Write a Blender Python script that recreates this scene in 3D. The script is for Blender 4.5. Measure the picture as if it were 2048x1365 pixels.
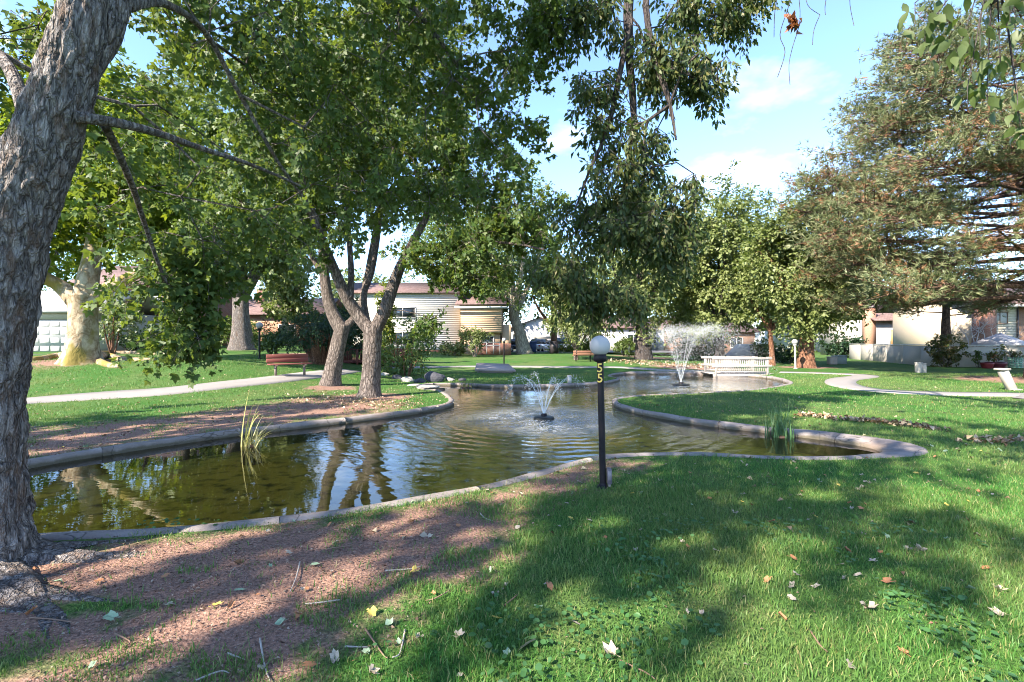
import bpy, bmesh, math, random
import numpy as np
from mathutils import Vector, Matrix
from mathutils.geometry import delaunay_2d_cdt, tessellate_polygon

for o in list(bpy.data.objects):
    bpy.data.objects.remove(o, do_unlink=True)
SC = bpy.context.scene
COL = SC.collection
rng = np.random.default_rng(7)
random.seed(7)

# ------------------------------------------------------------------ camera
EYE, F, CX, CY = 1.6, 950.0, 1024.0, 684.0
cam = bpy.data.cameras.new('camera')
cam.sensor_width = 36.0
cam.lens = 36.0 * F / 2048.0
cam.clip_start, cam.clip_end = 0.05, 3000
cam.shift_y = (CY - 682.5) / 2048.0
camo = bpy.data.objects.new('camera', cam)
camo.location = (0, 0, EYE)
camo.rotation_euler = (math.radians(90), 0, 0)
COL.objects.link(camo)
SC.camera = camo

# ------------------------------------------------------------------ world, sun, exposure
SUN_EL = math.radians(38)
SUN_H = Vector((-0.74, -0.67, 0)).normalized()          # towards the sun, on the ground
world = bpy.data.worlds.new('World'); SC.world = world
world.use_nodes = True
wn, wl = world.node_tree.nodes, world.node_tree.links
wn.clear()
sky = wn.new('ShaderNodeTexSky'); sky.sky_type = 'NISHITA'; sky.sun_disc = False
sky.sun_elevation = SUN_EL
sky.sun_rotation = math.atan2(SUN_H.x, SUN_H.y)
sky.air_density = 1.0; sky.dust_density = 0.15; sky.ozone_density = 3.0; sky.altitude = 2200
tc = wn.new('ShaderNodeTexCoord')
sep = wn.new('ShaderNodeSeparateXYZ'); wl.new(tc.outputs['Generated'], sep.inputs[0])
den = wn.new('ShaderNodeMath'); den.operation = 'ADD'; den.inputs[1].default_value = 0.22
wl.new(sep.outputs['Z'], den.inputs[0])
dx = wn.new('ShaderNodeMath'); dx.operation = 'DIVIDE'
dy = wn.new('ShaderNodeMath'); dy.operation = 'DIVIDE'
wl.new(sep.outputs['X'], dx.inputs[0]); wl.new(den.outputs[0], dx.inputs[1])
wl.new(sep.outputs['Y'], dy.inputs[0]); wl.new(den.outputs[0], dy.inputs[1])
cmb = wn.new('ShaderNodeCombineXYZ'); wl.new(dx.outputs[0], cmb.inputs[0]); wl.new(dy.outputs[0], cmb.inputs[1])
cn = wn.new('ShaderNodeTexNoise'); cn.inputs['Scale'].default_value = 1.9
cn.inputs['Detail'].default_value = 6; cn.inputs['Roughness'].default_value = 0.52
wl.new(cmb.outputs[0], cn.inputs['Vector'])
cr = wn.new('ShaderNodeValToRGB'); cr.color_ramp.elements[0].position = 0.55; cr.color_ramp.elements[1].position = 0.90
wl.new(cn.outputs['Fac'], cr.inputs['Fac'])
mixc = wn.new('ShaderNodeMix'); mixc.data_type = 'RGBA'
wl.new(cr.outputs['Color'], mixc.inputs[0]); wl.new(sky.outputs[0], mixc.inputs[6])
mixc.inputs[7].default_value = (4.6, 4.6, 4.7, 1)
bgn = wn.new('ShaderNodeBackground'); bgn.inputs['Strength'].default_value = 0.15
wl.new(mixc.outputs[2], bgn.inputs['Color'])
wo = wn.new('ShaderNodeOutputWorld'); wl.new(bgn.outputs[0], wo.inputs['Surface'])

sun = bpy.data.lights.new('sun', 'SUN'); sun.energy = 4.4; sun.angle = math.radians(0.53); sun.color = (1.0, 0.90, 0.74)
suno = bpy.data.objects.new('sun', sun); COL.objects.link(suno)
sdir = Vector((SUN_H.x * math.cos(SUN_EL), SUN_H.y * math.cos(SUN_EL), math.sin(SUN_EL)))
suno.rotation_euler = (-sdir).to_track_quat('-Z', 'Y').to_euler()
suno.location = sdir * 60

SC.view_settings.view_transform = 'Standard'; SC.view_settings.look = 'None'
SC.view_settings.gamma = 1.0; SC.view_settings.exposure = 2.1
SC.view_settings.use_curve_mapping = False
SC.render.engine = 'CYCLES'
SC.cycles.use_denoising = True
SC.cycles.pixel_filter_type = 'BLACKMAN_HARRIS'; SC.cycles.filter_width = 1.0
SC.cycles.max_bounces = 8; SC.cycles.diffuse_bounces = 4; SC.cycles.glossy_bounces = 4
SC.cycles.transmission_bounces = 6; SC.cycles.transparent_max_bounces = 10
SC.cycles.sample_clamp_indirect = 6.0
SC.cycles.caustics_reflective = False; SC.cycles.caustics_refractive = False

# ------------------------------------------------------------------ helpers
def sst(a, b, x):
    t = np.clip((x - a) / (b - a), 0, 1)
    return t * t * (3 - 2 * t)

def gz(x, y):
    """height of the ground"""
    x = np.asarray(x, float); y = np.asarray(y, float)
    left = 0.86 * sst(4, 14, -x) * sst(12.0, 19.5, y)
    back = 0.42 * sst(22, 47, y) * (1 - sst(6, 16, x))
    und = 0.035 * np.sin(x * 0.55 + 1.0) * np.sin(y * 0.41) * sst(8, 20, np.hypot(x, y))
    return left + back + und

def P(px, py, Y):
    return Vector(((px - CX) / F * Y, Y, EYE - (py - CY) / F * Y))

def G(px, py, zoff=0.0):
    """point of the ground seen along a sight line"""
    d = 2.0
    last = d
    while d < 90:
        x = (px - CX) / F * d; z = EYE - (py - CY) / F * d
        if z <= float(gz(x, d)) + zoff:
            break
        last = d; d += 0.05 if d < 20 else 0.15
    d = (d + last) / 2
    x = (px - CX) / F * d
    return Vector((x, d, float(gz(x, d))))

def fast_mesh(name, verts, faces_list):
    """faces_list: list of (n,k) int arrays"""
    me = bpy.data.meshes.new(name)
    verts = np.asarray(verts, np.float32)
    faces_list = [np.asarray(f, np.int32) for f in faces_list if len(f)]
    me.vertices.add(len(verts)); me.vertices.foreach_set('co', verts.ravel())
    nl = sum(f.size for f in faces_list); nf = sum(len(f) for f in faces_list)
    me.loops.add(nl); me.polygons.add(nf)
    me.loops.foreach_set('vertex_index', np.concatenate([f.ravel() for f in faces_list]))
    starts, s = [], 0
    for f in faces_list:
        k = f.shape[1]; starts.append(s + np.arange(len(f)) * k); s += f.size
    me.polygons.foreach_set('loop_start', np.concatenate(starts).astype(np.int32))
    me.update(calc_edges=True)
    me.validate()
    return me

def link(name, me, mat=None, parent=None, smooth=False):
    o = bpy.data.objects.new(name, me); COL.objects.link(o)
    if mat is not None and me is not None and len(me.materials) == 0:
        me.materials.append(mat)
    if parent is not None:
        o.parent = parent
    if smooth:
        me.polygons.foreach_set('use_smooth', np.ones(len(me.polygons), bool))
    return o

def tag(o, label=None, cat=None, group=None, kind=None):
    if label: o['label'] = label
    if cat: o['category'] = cat
    if group: o['group'] = group
    if kind: o['kind'] = kind
    return o

def thing(name, label, cat, loc=(0, 0, 0), rz=0.0, group=None):
    o = bpy.data.objects.new(name, None); COL.objects.link(o)
    o.empty_display_size = 0.2
    o.location = loc; o.rotation_euler = (0, 0, rz)
    return tag(o, label, cat, group)

class MB:
    """collects shapes for one mesh"""
    def __init__(s): s.v = []; s.q = []; s.t = []; s.n = 0
    def add(s, v, quads=(), tris=()):
        v = np.asarray(v, float)
        if len(quads): s.q.append(np.asarray(quads, int) + s.n)
        if len(tris): s.t.append(np.asarray(tris, int) + s.n)
        s.v.append(v); s.n += len(v); return s
    def box(s, c, size, rz=0.0, bev=0.0, M=None):
        hx, hy, hz = [a / 2 for a in size]
        if bev > 0:
            bm = bmesh.new(); bmesh.ops.create_cube(bm, size=1.0)
            for v in bm.verts: v.co = Vector((v.co.x * size[0], v.co.y * size[1], v.co.z * size[2]))
            bmesh.ops.bevel(bm, geom=bm.edges[:], offset=min(bev, min(size) * 0.45), segments=1, affect='EDGES')
            bmesh.ops.triangulate(bm, faces=[f for f in bm.faces if len(f.verts) > 4])
            bm.verts.index_update()
            v = np.array([w.co[:] for w in bm.verts])
            q = [[a.index for a in f.verts] for f in bm.faces if len(f.verts) == 4]
            t = [[a.index for a in f.verts] for f in bm.faces if len(f.verts) == 3]
            bm.free()
        else:
            v = np.array([[x, y, z] for z in (-hz, hz) for (x, y) in ((-hx, -hy), (hx, -hy), (hx, hy), (-hx, hy))])
            q = [[0, 3, 2, 1], [4, 5, 6, 7], [0, 1, 5, 4], [1, 2, 6, 5], [2, 3, 7, 6], [3, 0, 4, 7]]; t = []
        if M is not None:
            R = np.array(M.to_3x3()); v = v @ R.T
        elif rz:
            cs, sn = math.cos(rz), math.sin(rz)
            v = v @ np.array([[cs, sn, 0], [-sn, cs, 0], [0, 0, 1]])
        s.add(v + np.array(c, float), q, t); return s
    def bar(s, a, b, w, h, bev=0.0):
        a, b = Vector(a), Vector(b); d = b - a
        up = Vector((0, 0, 1)) if abs(d.normalized().z) < 0.95 else Vector((0, 1, 0))
        x = d.normalized(); y = up.cross(x).normalized(); z = x.cross(y)
        M = Matrix((x, y, z)).transposed()
        return s.box((a + b) / 2, (d.length, w, h), M=M, bev=bev)
    def tube(s, pts, rad, sides=8, cap=True, wob=None):
        pts = np.array([list(p) for p in pts], float); n = len(pts)
        rad = np.broadcast_to(np.asarray(rad, float), (n,))
        tg = np.gradient(pts, axis=0); tg /= np.linalg.norm(tg, axis=1)[:, None] + 1e-9
        ref = np.array([0, 0, 1.0]) if abs(tg[0][2]) < 0.9 else np.array([1.0, 0, 0])
        u = np.cross(tg[0], ref); u /= np.linalg.norm(u)
        ang = np.linspace(0, 2 * math.pi, sides, endpoint=False)
        V = []
        for i in range(n):
            u = u - tg[i] * np.dot(u, tg[i]); u /= np.linalg.norm(u) + 1e-9
            w = np.cross(tg[i], u)
            r = rad[i] if wob is None else rad[i] * wob(i, ang)
            V.append(pts[i] + (np.outer(np.cos(ang), u) + np.outer(np.sin(ang), w)) * np.reshape(r * np.ones(sides), (-1, 1)))
        V = np.concatenate(V)
        k = np.arange(sides); k2 = (k + 1) % sides
        q = np.concatenate([np.stack([i * sides + k, i * sides + k2, (i + 1) * sides + k2, (i + 1) * sides + k], 1) for i in range(n - 1)])
        t = []
        if cap:
            V = np.concatenate([V, pts[:1], pts[-1:]]); a, b = n * sides, n * sides + 1
            t = [[a, k2[j], k[j]] for j in range(sides)] + [[b, (n - 1) * sides + k[j], (n - 1) * sides + k2[j]] for j in range(sides)]
        s.add(V, q, t); return s
    def lathe(s, prof, c=(0, 0, 0), sides=20):
        c = np.array(c, float); ang = np.linspace(0, 2 * math.pi, sides, endpoint=False)
        V = np.concatenate([np.stack([r * np.cos(ang), r * np.sin(ang), np.full(sides, z)], 1) for r, z in prof]) + c
        k = np.arange(sides); k2 = (k + 1) % sides
        q = np.concatenate([np.stack([i * sides + k, i * sides + k2, (i + 1) * sides + k2, (i + 1) * sides + k], 1) for i in range(len(prof) - 1)])
        s.add(V, q); return s
    def prism(s, poly, z0, z1):
        """vertical prism from a list of (x,y), counter-clockwise, convex-ish (fan)"""
        n = len(poly); v = [(x, y, z0) for x, y in poly] + [(x, y, z1) for x, y in poly]
        q = [[i, (i + 1) % n, n + (i + 1) % n, n + i] for i in range(n)]
        t = [[n, n + i, n + i + 1] for i in range(1, n - 1)] + [[0, i + 1, i] for i in range(1, n - 1)]
        s.add(v, q, t); return s
    def mesh(s, name='m'):
        return fast_mesh(name, np.concatenate(s.v), [np.concatenate(s.q) if s.q else np.zeros((0, 4), int), np.concatenate(s.t) if s.t else np.zeros((0, 3), int)])
    def build(s, name, mat, parent=None, smooth=False):
        return link(name, s.mesh(name), mat, parent, smooth)

# ------------------------------------------------------------------ materials
class Mt:
    def __init__(s, name):
        s.m = bpy.data.materials.new(name); s.m.use_nodes = True
        s.nt = s.m.node_tree; s.nt.nodes.clear()
        s.out = s.nt.nodes.new('ShaderNodeOutputMaterial')
    def n(s, t, **k):
        nd = s.nt.nodes.new(t)
        for a, b in k.items():
            if a.startswith('_'): setattr(nd, a[1:], b)
            else:
                i = int(a[1:]) if a[0] == 'i' and a[1:].isdigit() else a.replace('__', ' ')
                nd.inputs[i].default_value = b
        return nd
    def l(s, a, b): s.nt.links.new(a, b)
    def noise(s, scale, vec=None, detail=4, rough=0.55):
        nd = s.n('ShaderNodeTexNoise', Scale=scale, Detail=detail, Roughness=rough)
        if vec is not None: s.l(vec, nd.inputs['Vector'])
        return nd.outputs['Fac']
    def obj(s, scale=None, which='Object'):
        t = s.n('ShaderNodeTexCoord').outputs[which]
        if scale is None: return t
        mp = s.n('ShaderNodeMapping', Scale=scale); s.l(t, mp.inputs['Vector']); return mp.outputs[0]
    def pos(s): return s.n('ShaderNodeNewGeometry').outputs['Position']
    def ramp(s, fac, stops):
        r = s.n('ShaderNodeValToRGB'); e = r.color_ramp.elements
        while len(e) < len(stops): e.new(0.5)
        for i, (p, c) in enumerate(stops):
            e[i].position = p; e[i].color = c if len(c) == 4 else (*c, 1)
        s.l(fac, r.inputs['Fac']); return r.outputs['Color']
    def mix(s, fac, a, b, mode='MIX'):
        m = s.n('ShaderNodeMix', _data_type='RGBA', _blend_type=mode)
        for v, i in ((fac, 0), (a, 6), (b, 7)):
            if hasattr(v, 'is_output'): s.l(v, m.inputs[i])
            else: m.inputs[i].default_value = v if not isinstance(v, tuple) or len(v) == 4 else (*v, 1)
        return m.outputs[2]
    def math(s, op, a, b=0.5):
        m = s.n('ShaderNodeMath', _operation=op)
        for v, i in ((a, 0), (b, 1)):
            if hasattr(v, 'is_output'): s.l(v, m.inputs[i])
            else: m.inputs[i].default_value = v
        return m.outputs[0]
    def bump(s, h, strength=0.5, dist=0.02):
        b = s.n('ShaderNodeBump', Strength=strength, Distance=dist); s.l(h, b.inputs['Height']); return b.outputs[0]
    def pr(s, col, rough=0.7, spec=0.3, normal=None, metal=0.0):
        p = s.n('ShaderNodeBsdfPrincipled'); p.inputs['Metallic'].default_value = metal
        p.inputs['Specular IOR Level'].default_value = spec
        for v, i in ((col, 'Base Color'), (rough, 'Roughness')):
            if hasattr(v, 'is_output'): s.l(v, p.inputs[i])
            else: p.inputs[i].default_value = v if not isinstance(v, tuple) or len(v) == 4 else (*v, 1)
        if normal is not None: s.l(normal, p.inputs['Normal'])
        return p
    def done(s, sh):
        s.l(sh.outputs[0], s.out.inputs['Surface']); return s.m

def mat_plain(name, col, rough=0.7, var=0.25, scale=6.0, spec=0.3, metal=0.0, bump=0.15):
    m = Mt(name); v = m.obj()
    n1 = m.noise(scale, v, 6, 0.6); n2 = m.noise(scale * 7, v, 3)
    c = m.mix(n1, tuple(a * (1 - var) for a in col), tuple(min(1, a * (1 + var)) for a in col))
    c = m.mix(m.math('MULTIPLY', n2, 0.35), c, tuple(a * 0.72 for a in col))
    return m.done(m.pr(c, rough, spec, m.bump(n2, bump, 0.01), metal))

def mat_leaf(name, cols, trans=0.35, rough=0.5, tcol=None):
    m = Mt(name)
    rnd = m.n('ShaderNodeNewGeometry').outputs['Random Per Island']
    k = len(cols)
    c = m.ramp(rnd, [((i + 0.0) / max(1, k - 1), cols[i]) for i in range(k)])
    big = m.noise(0.7, m.pos(), 2)
    c = m.mix(m.math('MULTIPLY', big, 0.5), c, tuple(a * 0.6 for a in cols[0]))
    p = m.pr(c, rough, 0.35)
    t = m.n('ShaderNodeBsdfTranslucent')
    tc_ = m.mix(0.6, c, tcol or (0.22, 0.33, 0.03)); m.l(tc_, t.inputs['Color'])
    mx = m.n('ShaderNodeMixShader', i0=trans); m.l(p.outputs[0], mx.inputs[1]); m.l(t.outputs[0], mx.inputs[2])
    return m.done(mx)

def mat_bark(name, dark, light, scale=(9, 9, 2.2), strength=1.0, moss=None, plates=True, dist=0.06, flake=None):
    m = Mt(name); v = m.obj(scale)
    warp = m.n('ShaderNodeTexNoise', Scale=1.3, Detail=3)
    m.l(v, warp.inputs['Vector'])
    vv = m.n('ShaderNodeVectorMath', _operation='MULTIPLY_ADD')
    m.l(warp.outputs['Color'], vv.inputs[0]); vv.inputs[1].default_value = (1.4, 1.4, 1.4); m.l(v, vv.inputs[2])
    vo = m.n('ShaderNodeTexVoronoi', Scale=1.0, _feature='DISTANCE_TO_EDGE'); m.l(vv.outputs[0], vo.inputs['Vector'])
    vo2 = m.n('ShaderNodeTexVoronoi', Scale=2.7, _feature='DISTANCE_TO_EDGE'); m.l(vv.outputs[0], vo2.inputs['Vector'])
    e = m.math('MINIMUM', m.math('MULTIPLY', vo.outputs['Distance'], 4.0), 1.0)
    e2 = m.math('MINIMUM', m.math('MULTIPLY', vo2.outputs['Distance'], 5.0), 1.0)
    fine = m.noise(5.0, v, 6, 0.65)
    h = m.math('ADD', m.math('MULTIPLY', e, 0.8), m.math('ADD', m.math('MULTIPLY', fine, 0.5), m.math('MULTIPLY', e2, 0.35)))
    c = m.ramp(m.math('MULTIPLY', h, 0.62), [(0.22, dark), (0.5, tuple((a + b) / 2 for a, b in zip(dark, light))), (0.85, light)])
    big = m.noise(0.6, v, 3)
    c = m.mix(m.math('MULTIPLY', big, 0.45), c, tuple(a * 0.55 for a in light))
    if flake:
        fl = m.ramp(m.noise(0.9, v, 5, 0.65), [(0.50, (0, 0, 0)), (0.66, (0.8, 0.8, 0.8))]); c = m.mix(fl, c, m.mix(fine, tuple(a * 0.35 for a in flake), flake))
    if moss:
        ms = m.ramp(m.noise(0.35, v, 4), [(0.52, (0, 0, 0)), (0.6, (1, 1, 1))]); c = m.mix(ms, c, moss)
    return m.done(m.pr(c, 0.9, 0.15, m.bump(h, strength, dist)))
# ------------------------------------------------------------------ pond outline (inner top edge of the kerb), on the ground
def flat(px, py):
    d = EYE * F / (py - CY); return ((px - CX) / F * d, d)
pond_px = [(60, 1072), (250, 1063), (400, 1052), (540, 1040), (650, 1025), (800, 1003), (900, 985), (1000, 965), (1080, 944),
           (1140, 926), (1200, 914), (1300, 907), (1400, 908), (1500, 912), (1600, 916), (1680, 915), (1738, 908), (1766, 897),
           (1745, 886), (1690, 878), (1640, 870), (1560, 861), (1500, 854), (1420, 845), (1340, 833), (1280, 822), (1242, 812), (1226, 804),
           (1232, 797), (1290, 791), (1390, 787), (1490, 781), (1560, 772), (1578, 766), (1545, 756), (1490, 750), (1420, 747), (1350, 746), (1270, 746), (1228, 749),
           (1222, 753), (1240, 757), (1215, 764), (1160, 769), (1080, 772), (1000, 772), (940, 769), (880, 767), (845, 770), (842, 777), (880, 782),
           (905, 797), (903, 806), (870, 815), (800, 826), (700, 838), (600, 849), (500, 860), (400, 873), (300, 887), (200, 902), (100, 917), (45, 928)]
pond_w = [flat(*p) for p in pond_px] + [(-7.0, 5.75), (-8.2, 5.2), (-8.0, 4.4), (-6.6, 3.95), (-5.0, 3.75)]
def catmull_closed(pts, step):
    pts = np.array(pts); n = len(pts); out = []
    for i in range(n):
        p0, p1, p2, p3 = pts[i - 1], pts[i], pts[(i + 1) % n], pts[(i + 2) % n]
        m = max(2, int(np.linalg.norm(p2 - p1) / step))
        for t in np.arange(m) / m:
            out.append(0.5 * ((2 * p1) + (p2 - p0) * t + (2 * p0 - 5 * p1 + 4 * p2 - p3) * t * t + (3 * p1 - p0 - 3 * p2 + p3) * t ** 3))
    return np.array(out)
def resample(c, step):
    d = np.r_[0, np.cumsum(np.linalg.norm(np.diff(np.vstack([c, c[:1]]), axis=0), axis=1))]
    n = int(d[-1] / step); s = np.linspace(0, d[-1], n, endpoint=False); cc = np.vstack([c, c[:1]])
    return np.stack([np.interp(s, d, cc[:, 0]), np.interp(s, d, cc[:, 1])], 1)
POND = resample(catmull_closed(pond_w, 0.1), 0.16)
for _ in range(2):
    POND = (np.roll(POND, 1, 0) + 2 * POND + np.roll(POND, -1, 0)) / 4
area = 0.5 * np.sum(POND[:, 0] * np.roll(POND[:, 1], -1) - np.roll(POND[:, 0], -1) * POND[:, 1])
if area < 0: POND = POND[::-1].copy()
tgp = np.roll(POND, -1, 0) - np.roll(POND, 1, 0); tgp /= np.linalg.norm(tgp, axis=1)[:, None]
OUTN = np.stack([tgp[:, 1], -tgp[:, 0]], 1)
def in_poly(pts, poly):
    x, y = pts[:, 0], pts[:, 1]; res = np.zeros(len(pts), bool)
    for i in range(len(poly)):
        (x1, y1), (x2, y2) = poly[i - 1], poly[i]
        c = ((y1 > y) != (y2 > y))
        with np.errstate(divide='ignore', invalid='ignore'):
            res ^= c & (x < (x2 - x1) * (y - y1) / (y2 - y1 + 1e-12) + x1)
    return res
def dist_poly(pts, poly):
    best = np.full(len(pts), 1e9)
    for i in range(0, len(pts), 4000):
        d = np.linalg.norm(pts[i:i + 4000, None, :] - poly[None, ::2, :], axis=2); best[i:i + 4000] = d.min(1)
    return best
def dist_line(pts, line):
    pts = np.asarray(pts, float); best = np.full(len(pts), 1e9)
    for a, b in zip(line[:-1], line[1:]):
        a, b = np.array(a), np.array(b); ab = b - a
        t = np.clip(((pts - a) @ ab) / (ab @ ab), 0, 1)
        best = np.minimum(best, np.linalg.norm(pts - (a + t[:, None] * ab), axis=1))
    return best
wide_c = np.array(flat(1790, 895))
def kerb_w(p):
    d = np.linalg.norm(p - wide_c, axis=1); return 0.135 + 0.42 * np.exp(-(d / 0.75) ** 2) + 0.12 * np.exp(-((p - np.array(flat(1660, 872))) ** 2).sum(1) / 0.6)
KW = kerb_w(POND)

# ------------------------------------------------------------------ where soil, paths lie
PATH_L = [G(-260, 838).xy[:], G(-60, 815).xy[:], G(60, 803).xy[:], G(200, 793).xy[:], G(330, 784).xy[:], G(460, 770).xy[:], G(560, 759).xy[:], G(640, 749).xy[:], G(700, 741).xy[:]]
PATH_R = [(14.5, 13.1)] + [G(2080, 791).xy[:], G(1930, 789).xy[:], G(1800, 785).xy[:], G(1720, 778).xy[:], G(1682, 768).xy[:], G(1690, 759).xy[:], G(1730, 752).xy[:], G(1640, 747).xy[:], G(1560, 745).xy[:]]
PATH_C = [G(770, 735).xy[:], G(900, 734).xy[:], G(1050, 734).xy[:], G(1180, 735).xy[:], G(1240, 735).xy[:], G(1330, 741).xy[:], G(1420, 743).xy[:]]
soil_near = np.array([(-9, 3.3), flat(60, 1085), flat(400, 1062), flat(800, 1012), flat(1000, 972), flat(1200, 918), flat(1320, 915), flat(1290, 935), flat(1180, 965),
                      flat(1090, 1010), flat(1010, 1080), flat(960, 1160), flat(830, 1240), flat(640, 1300), flat(500, 1400), flat(300, 1500), (-4.0, 1.6), (-9, 1.5)])
soil_left = np.array([flat(-200, 985), flat(45, 935), flat(300, 895), flat(600, 856), flat(800, 831), flat(880, 815), flat(800, 800), flat(640, 790), flat(450, 812), flat(250, 835), flat(50, 850), flat(-200, 875)])
soil_spots = [(G(740, 795), 1.5), (G(662, 776), 1.2), (G(165, 722), 2.2), (G(1615, 735), 2.0), (G(1290, 715), 4.0), (G(1120, 690), 3.0), (G(1380, 735), 3.0), (Vector((21.6, 20, 0)), 3.0), (G(640, 715), 3.0)]
grass_spots = [(G(190, 1215), 0.5, 0.16, 0.7), (G(40, 1310), 0.35, 0.14, 0.7), (G(420, 1140), 0.25, 0.08, 0.5), (G(660, 1230), 0.25, 0.12, 0.5), (G(860, 1190), 0.3, 0.15, 0.5), (G(350, 1330), 0.3, 0.12, 0.4)]
def vnoise(x, y, s, seed=0):
    x = np.asarray(x) * s + seed * 13.7; y = np.asarray(y) * s - seed * 7.1
    xi, yi = np.floor(x), np.floor(y); fx, fy = x - xi, y - yi
    fx = fx * fx * (3 - 2 * fx); fy = fy * fy * (3 - 2 * fy)
    h = lambda a, b: np.modf(np.abs(np.sin(a * 127.1 + b * 311.7) * 43758.5453))[0]
    return (h(xi, yi) * (1 - fx) + h(xi + 1, yi) * fx) * (1 - fy) + (h(xi, yi + 1) * (1 - fx) + h(xi + 1, yi + 1) * fx) * fy
def soil_at(x, y):
    p = np.stack([x, y], 1)
    def soft(poly, w):
        d = dist_poly(p, resample(poly, 0.15)); ins = in_poly(p, poly)
        return np.where(ins, 0.5 + np.clip(d / w, 0, 1) * 0.5, 0.5 - np.clip(d / w, 0, 1) * 0.5)
    s = np.maximum(soft(soil_near, 0.95), soft(soil_left, 1.3) * 0.72)
    for c, r in soil_spots:
        s = np.maximum(s, 0.95 * np.exp(-(((p - np.array([c.x, c.y])) ** 2).sum(1)) / (r * r)))
    for c, rx, ry, k in grass_spots:
        s = s * (1 - k * np.exp(-((p[:, 0] - c.x) / rx) ** 2 - ((p[:, 1] - c.y) / ry) ** 2))
    return s

# ------------------------------------------------------------------ ground sheet, cut round the pond
HOLE = POND + OUTN * np.minimum(KW * 0.5, 0.25)[:, None]
def make_ground():
    pts = []
    def grid(x0, x1, y0, y1, s, jit=0.25):
        X, Y = np.meshgrid(np.arange(x0, x1, s), np.arange(y0, y1, s))
        p = np.stack([X.ravel(), Y.ravel()], 1); return p + rng.uniform(-jit, jit, p.shape) * s
    a = grid(-9, 9, -3, 13, 0.28); b = grid(-26, 30, -8, 34, 0.8); c = grid(-70, 80, -30, 90, 3.0); d = grid(-600, 600, -300, 900, 45)
    inb = lambda p, x0, x1, y0, y1: (p[:, 0] > x0) & (p[:, 0] < x1) & (p[:, 1] > y0) & (p[:, 1] < y1)
    b = b[~inb(b, -9, 9, -3, 13)]; c = c[~inb(c, -26, 30, -8, 34)]; d = d[~inb(d, -70, 80, -30, 90)]
    pts = np.vstack([a, b, c, d])
    near = inb(pts, -12, 18, 0, 32); keep = np.ones(len(pts), bool)
    dd = dist_poly(pts[near], HOLE); keep[np.where(near)[0][dd < 0.16]] = False
    pts = pts[keep]
    allp = np.vstack([HOLE, pts]); n = len(HOLE)
    vo, eo, fo, *_ = delaunay_2d_cdt([Vector(p) for p in allp], [(i, (i + 1) % n) for i in range(n)], [], 0, 1e-4)
    vo = np.array([v[:] for v in vo]); fo = np.array([f for f in fo])
    cen = vo[fo].mean(1)
    fo = fo[~in_poly(cen, HOLE)]
    z = gz(vo[:, 0], vo[:, 1]); far = np.hypot(vo[:, 0], vo[:, 1]) > 95
    me = fast_mesh('lawn', np.column_stack([vo, z]), [fo])
    at = me.attributes.new('soil', 'FLOAT', 'POINT')
    at.data.foreach_set('value', soil_at(vo[:, 0], vo[:, 1]).astype(np.float32))
    return me
m = Mt('lawn'); pos = m.pos()
at = m.n('ShaderNodeAttribute', _attribute_name='soil')
nz = m.noise(1.1, pos, 6, 0.62); nz2 = m.noise(7.0, pos, 5, 0.6); nz3 = m.noise(45.0, pos, 4, 0.6); nz4 = m.noise(0.25, pos, 3)
s = m.math('ADD', at.outputs['Fac'], m.math('MULTIPLY', m.math('SUBTRACT', nz, 0.5), 0.75))
s = m.math('ADD', s, m.math('MULTIPLY', m.math('SUBTRACT', nz2, 0.5), 0.55))
smask = m.ramp(s, [(0.42, (0, 0, 0)), (0.62, (1, 1, 1))])
g = m.mix(nz2, (0.036, 0.12, 0.022), (0.075, 0.18, 0.036))
g = m.mix(m.ramp(nz, [(0.5, (0, 0, 0)), (0.75, (1, 1, 1))]), g, (0.16, 0.17, 0.065))
g = m.mix(m.ramp(m.math('ADD', m.math('MULTIPLY', nz4, 0.7), m.math('MULTIPLY', nz2, 0.3)), [(0.42, (0, 0, 0)), (0.66, (0.6, 0.6, 0.6))]), g, (0.19, 0.20, 0.085))
g = m.mix(m.ramp(nz3, [(0.3, (1, 1, 1)), (0.62, (0, 0, 0))]), g, (0.022, 0.055, 0.012))
so = m.mix(nz2, (0.22, 0.12, 0.088), (0.42, 0.25, 0.185))
so = m.mix(m.ramp(nz3, [(0.35, (1, 1, 1)), (0.6, (0, 0, 0))]), so, (0.12, 0.075, 0.062))
so = m.mix(m.ramp(m.noise(110, pos, 2), [(0.62, (0, 0, 0)), (0.7, (1, 1, 1))]), so, (0.46, 0.38, 0.32))
c = m.mix(smask, g, so)
h = m.math('ADD', nz3, m.math('MULTIPLY', nz2, 0.8))
M_LAWN = m.done(m.pr(c, 0.95, 0.1, m.bump(h, 0.7, 0.035)))
ground = link('lawn', make_ground(), M_LAWN); tag(ground, kind='structure')

# ------------------------------------------------------------------ pond basin, water, kerb
WZ = -0.085
tri = np.array(tessellate_polygon([[Vector((x, y, 0)) for x, y in POND]]))
def fill(z, name): return fast_mesh(name, np.column_stack([POND, np.full(len(POND), z)]), [tri])
m = Mt('pond_mud'); pos = m.pos()
c = m.mix(m.noise(1.6, pos, 5), (0.26, 0.22, 0.04), (0.48, 0.39, 0.09))
c = m.mix(m.ramp(m.noise(5, pos, 4), [(0.5, (0, 0, 0)), (0.7, (1, 1, 1))]), c, (0.055, 0.05, 0.015))
basin = link('pond_bed', fill(-0.36, 'pond_bed'), m.done(m.pr(c, 0.9, 0.2))); tag(basin, kind='structure')

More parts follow.
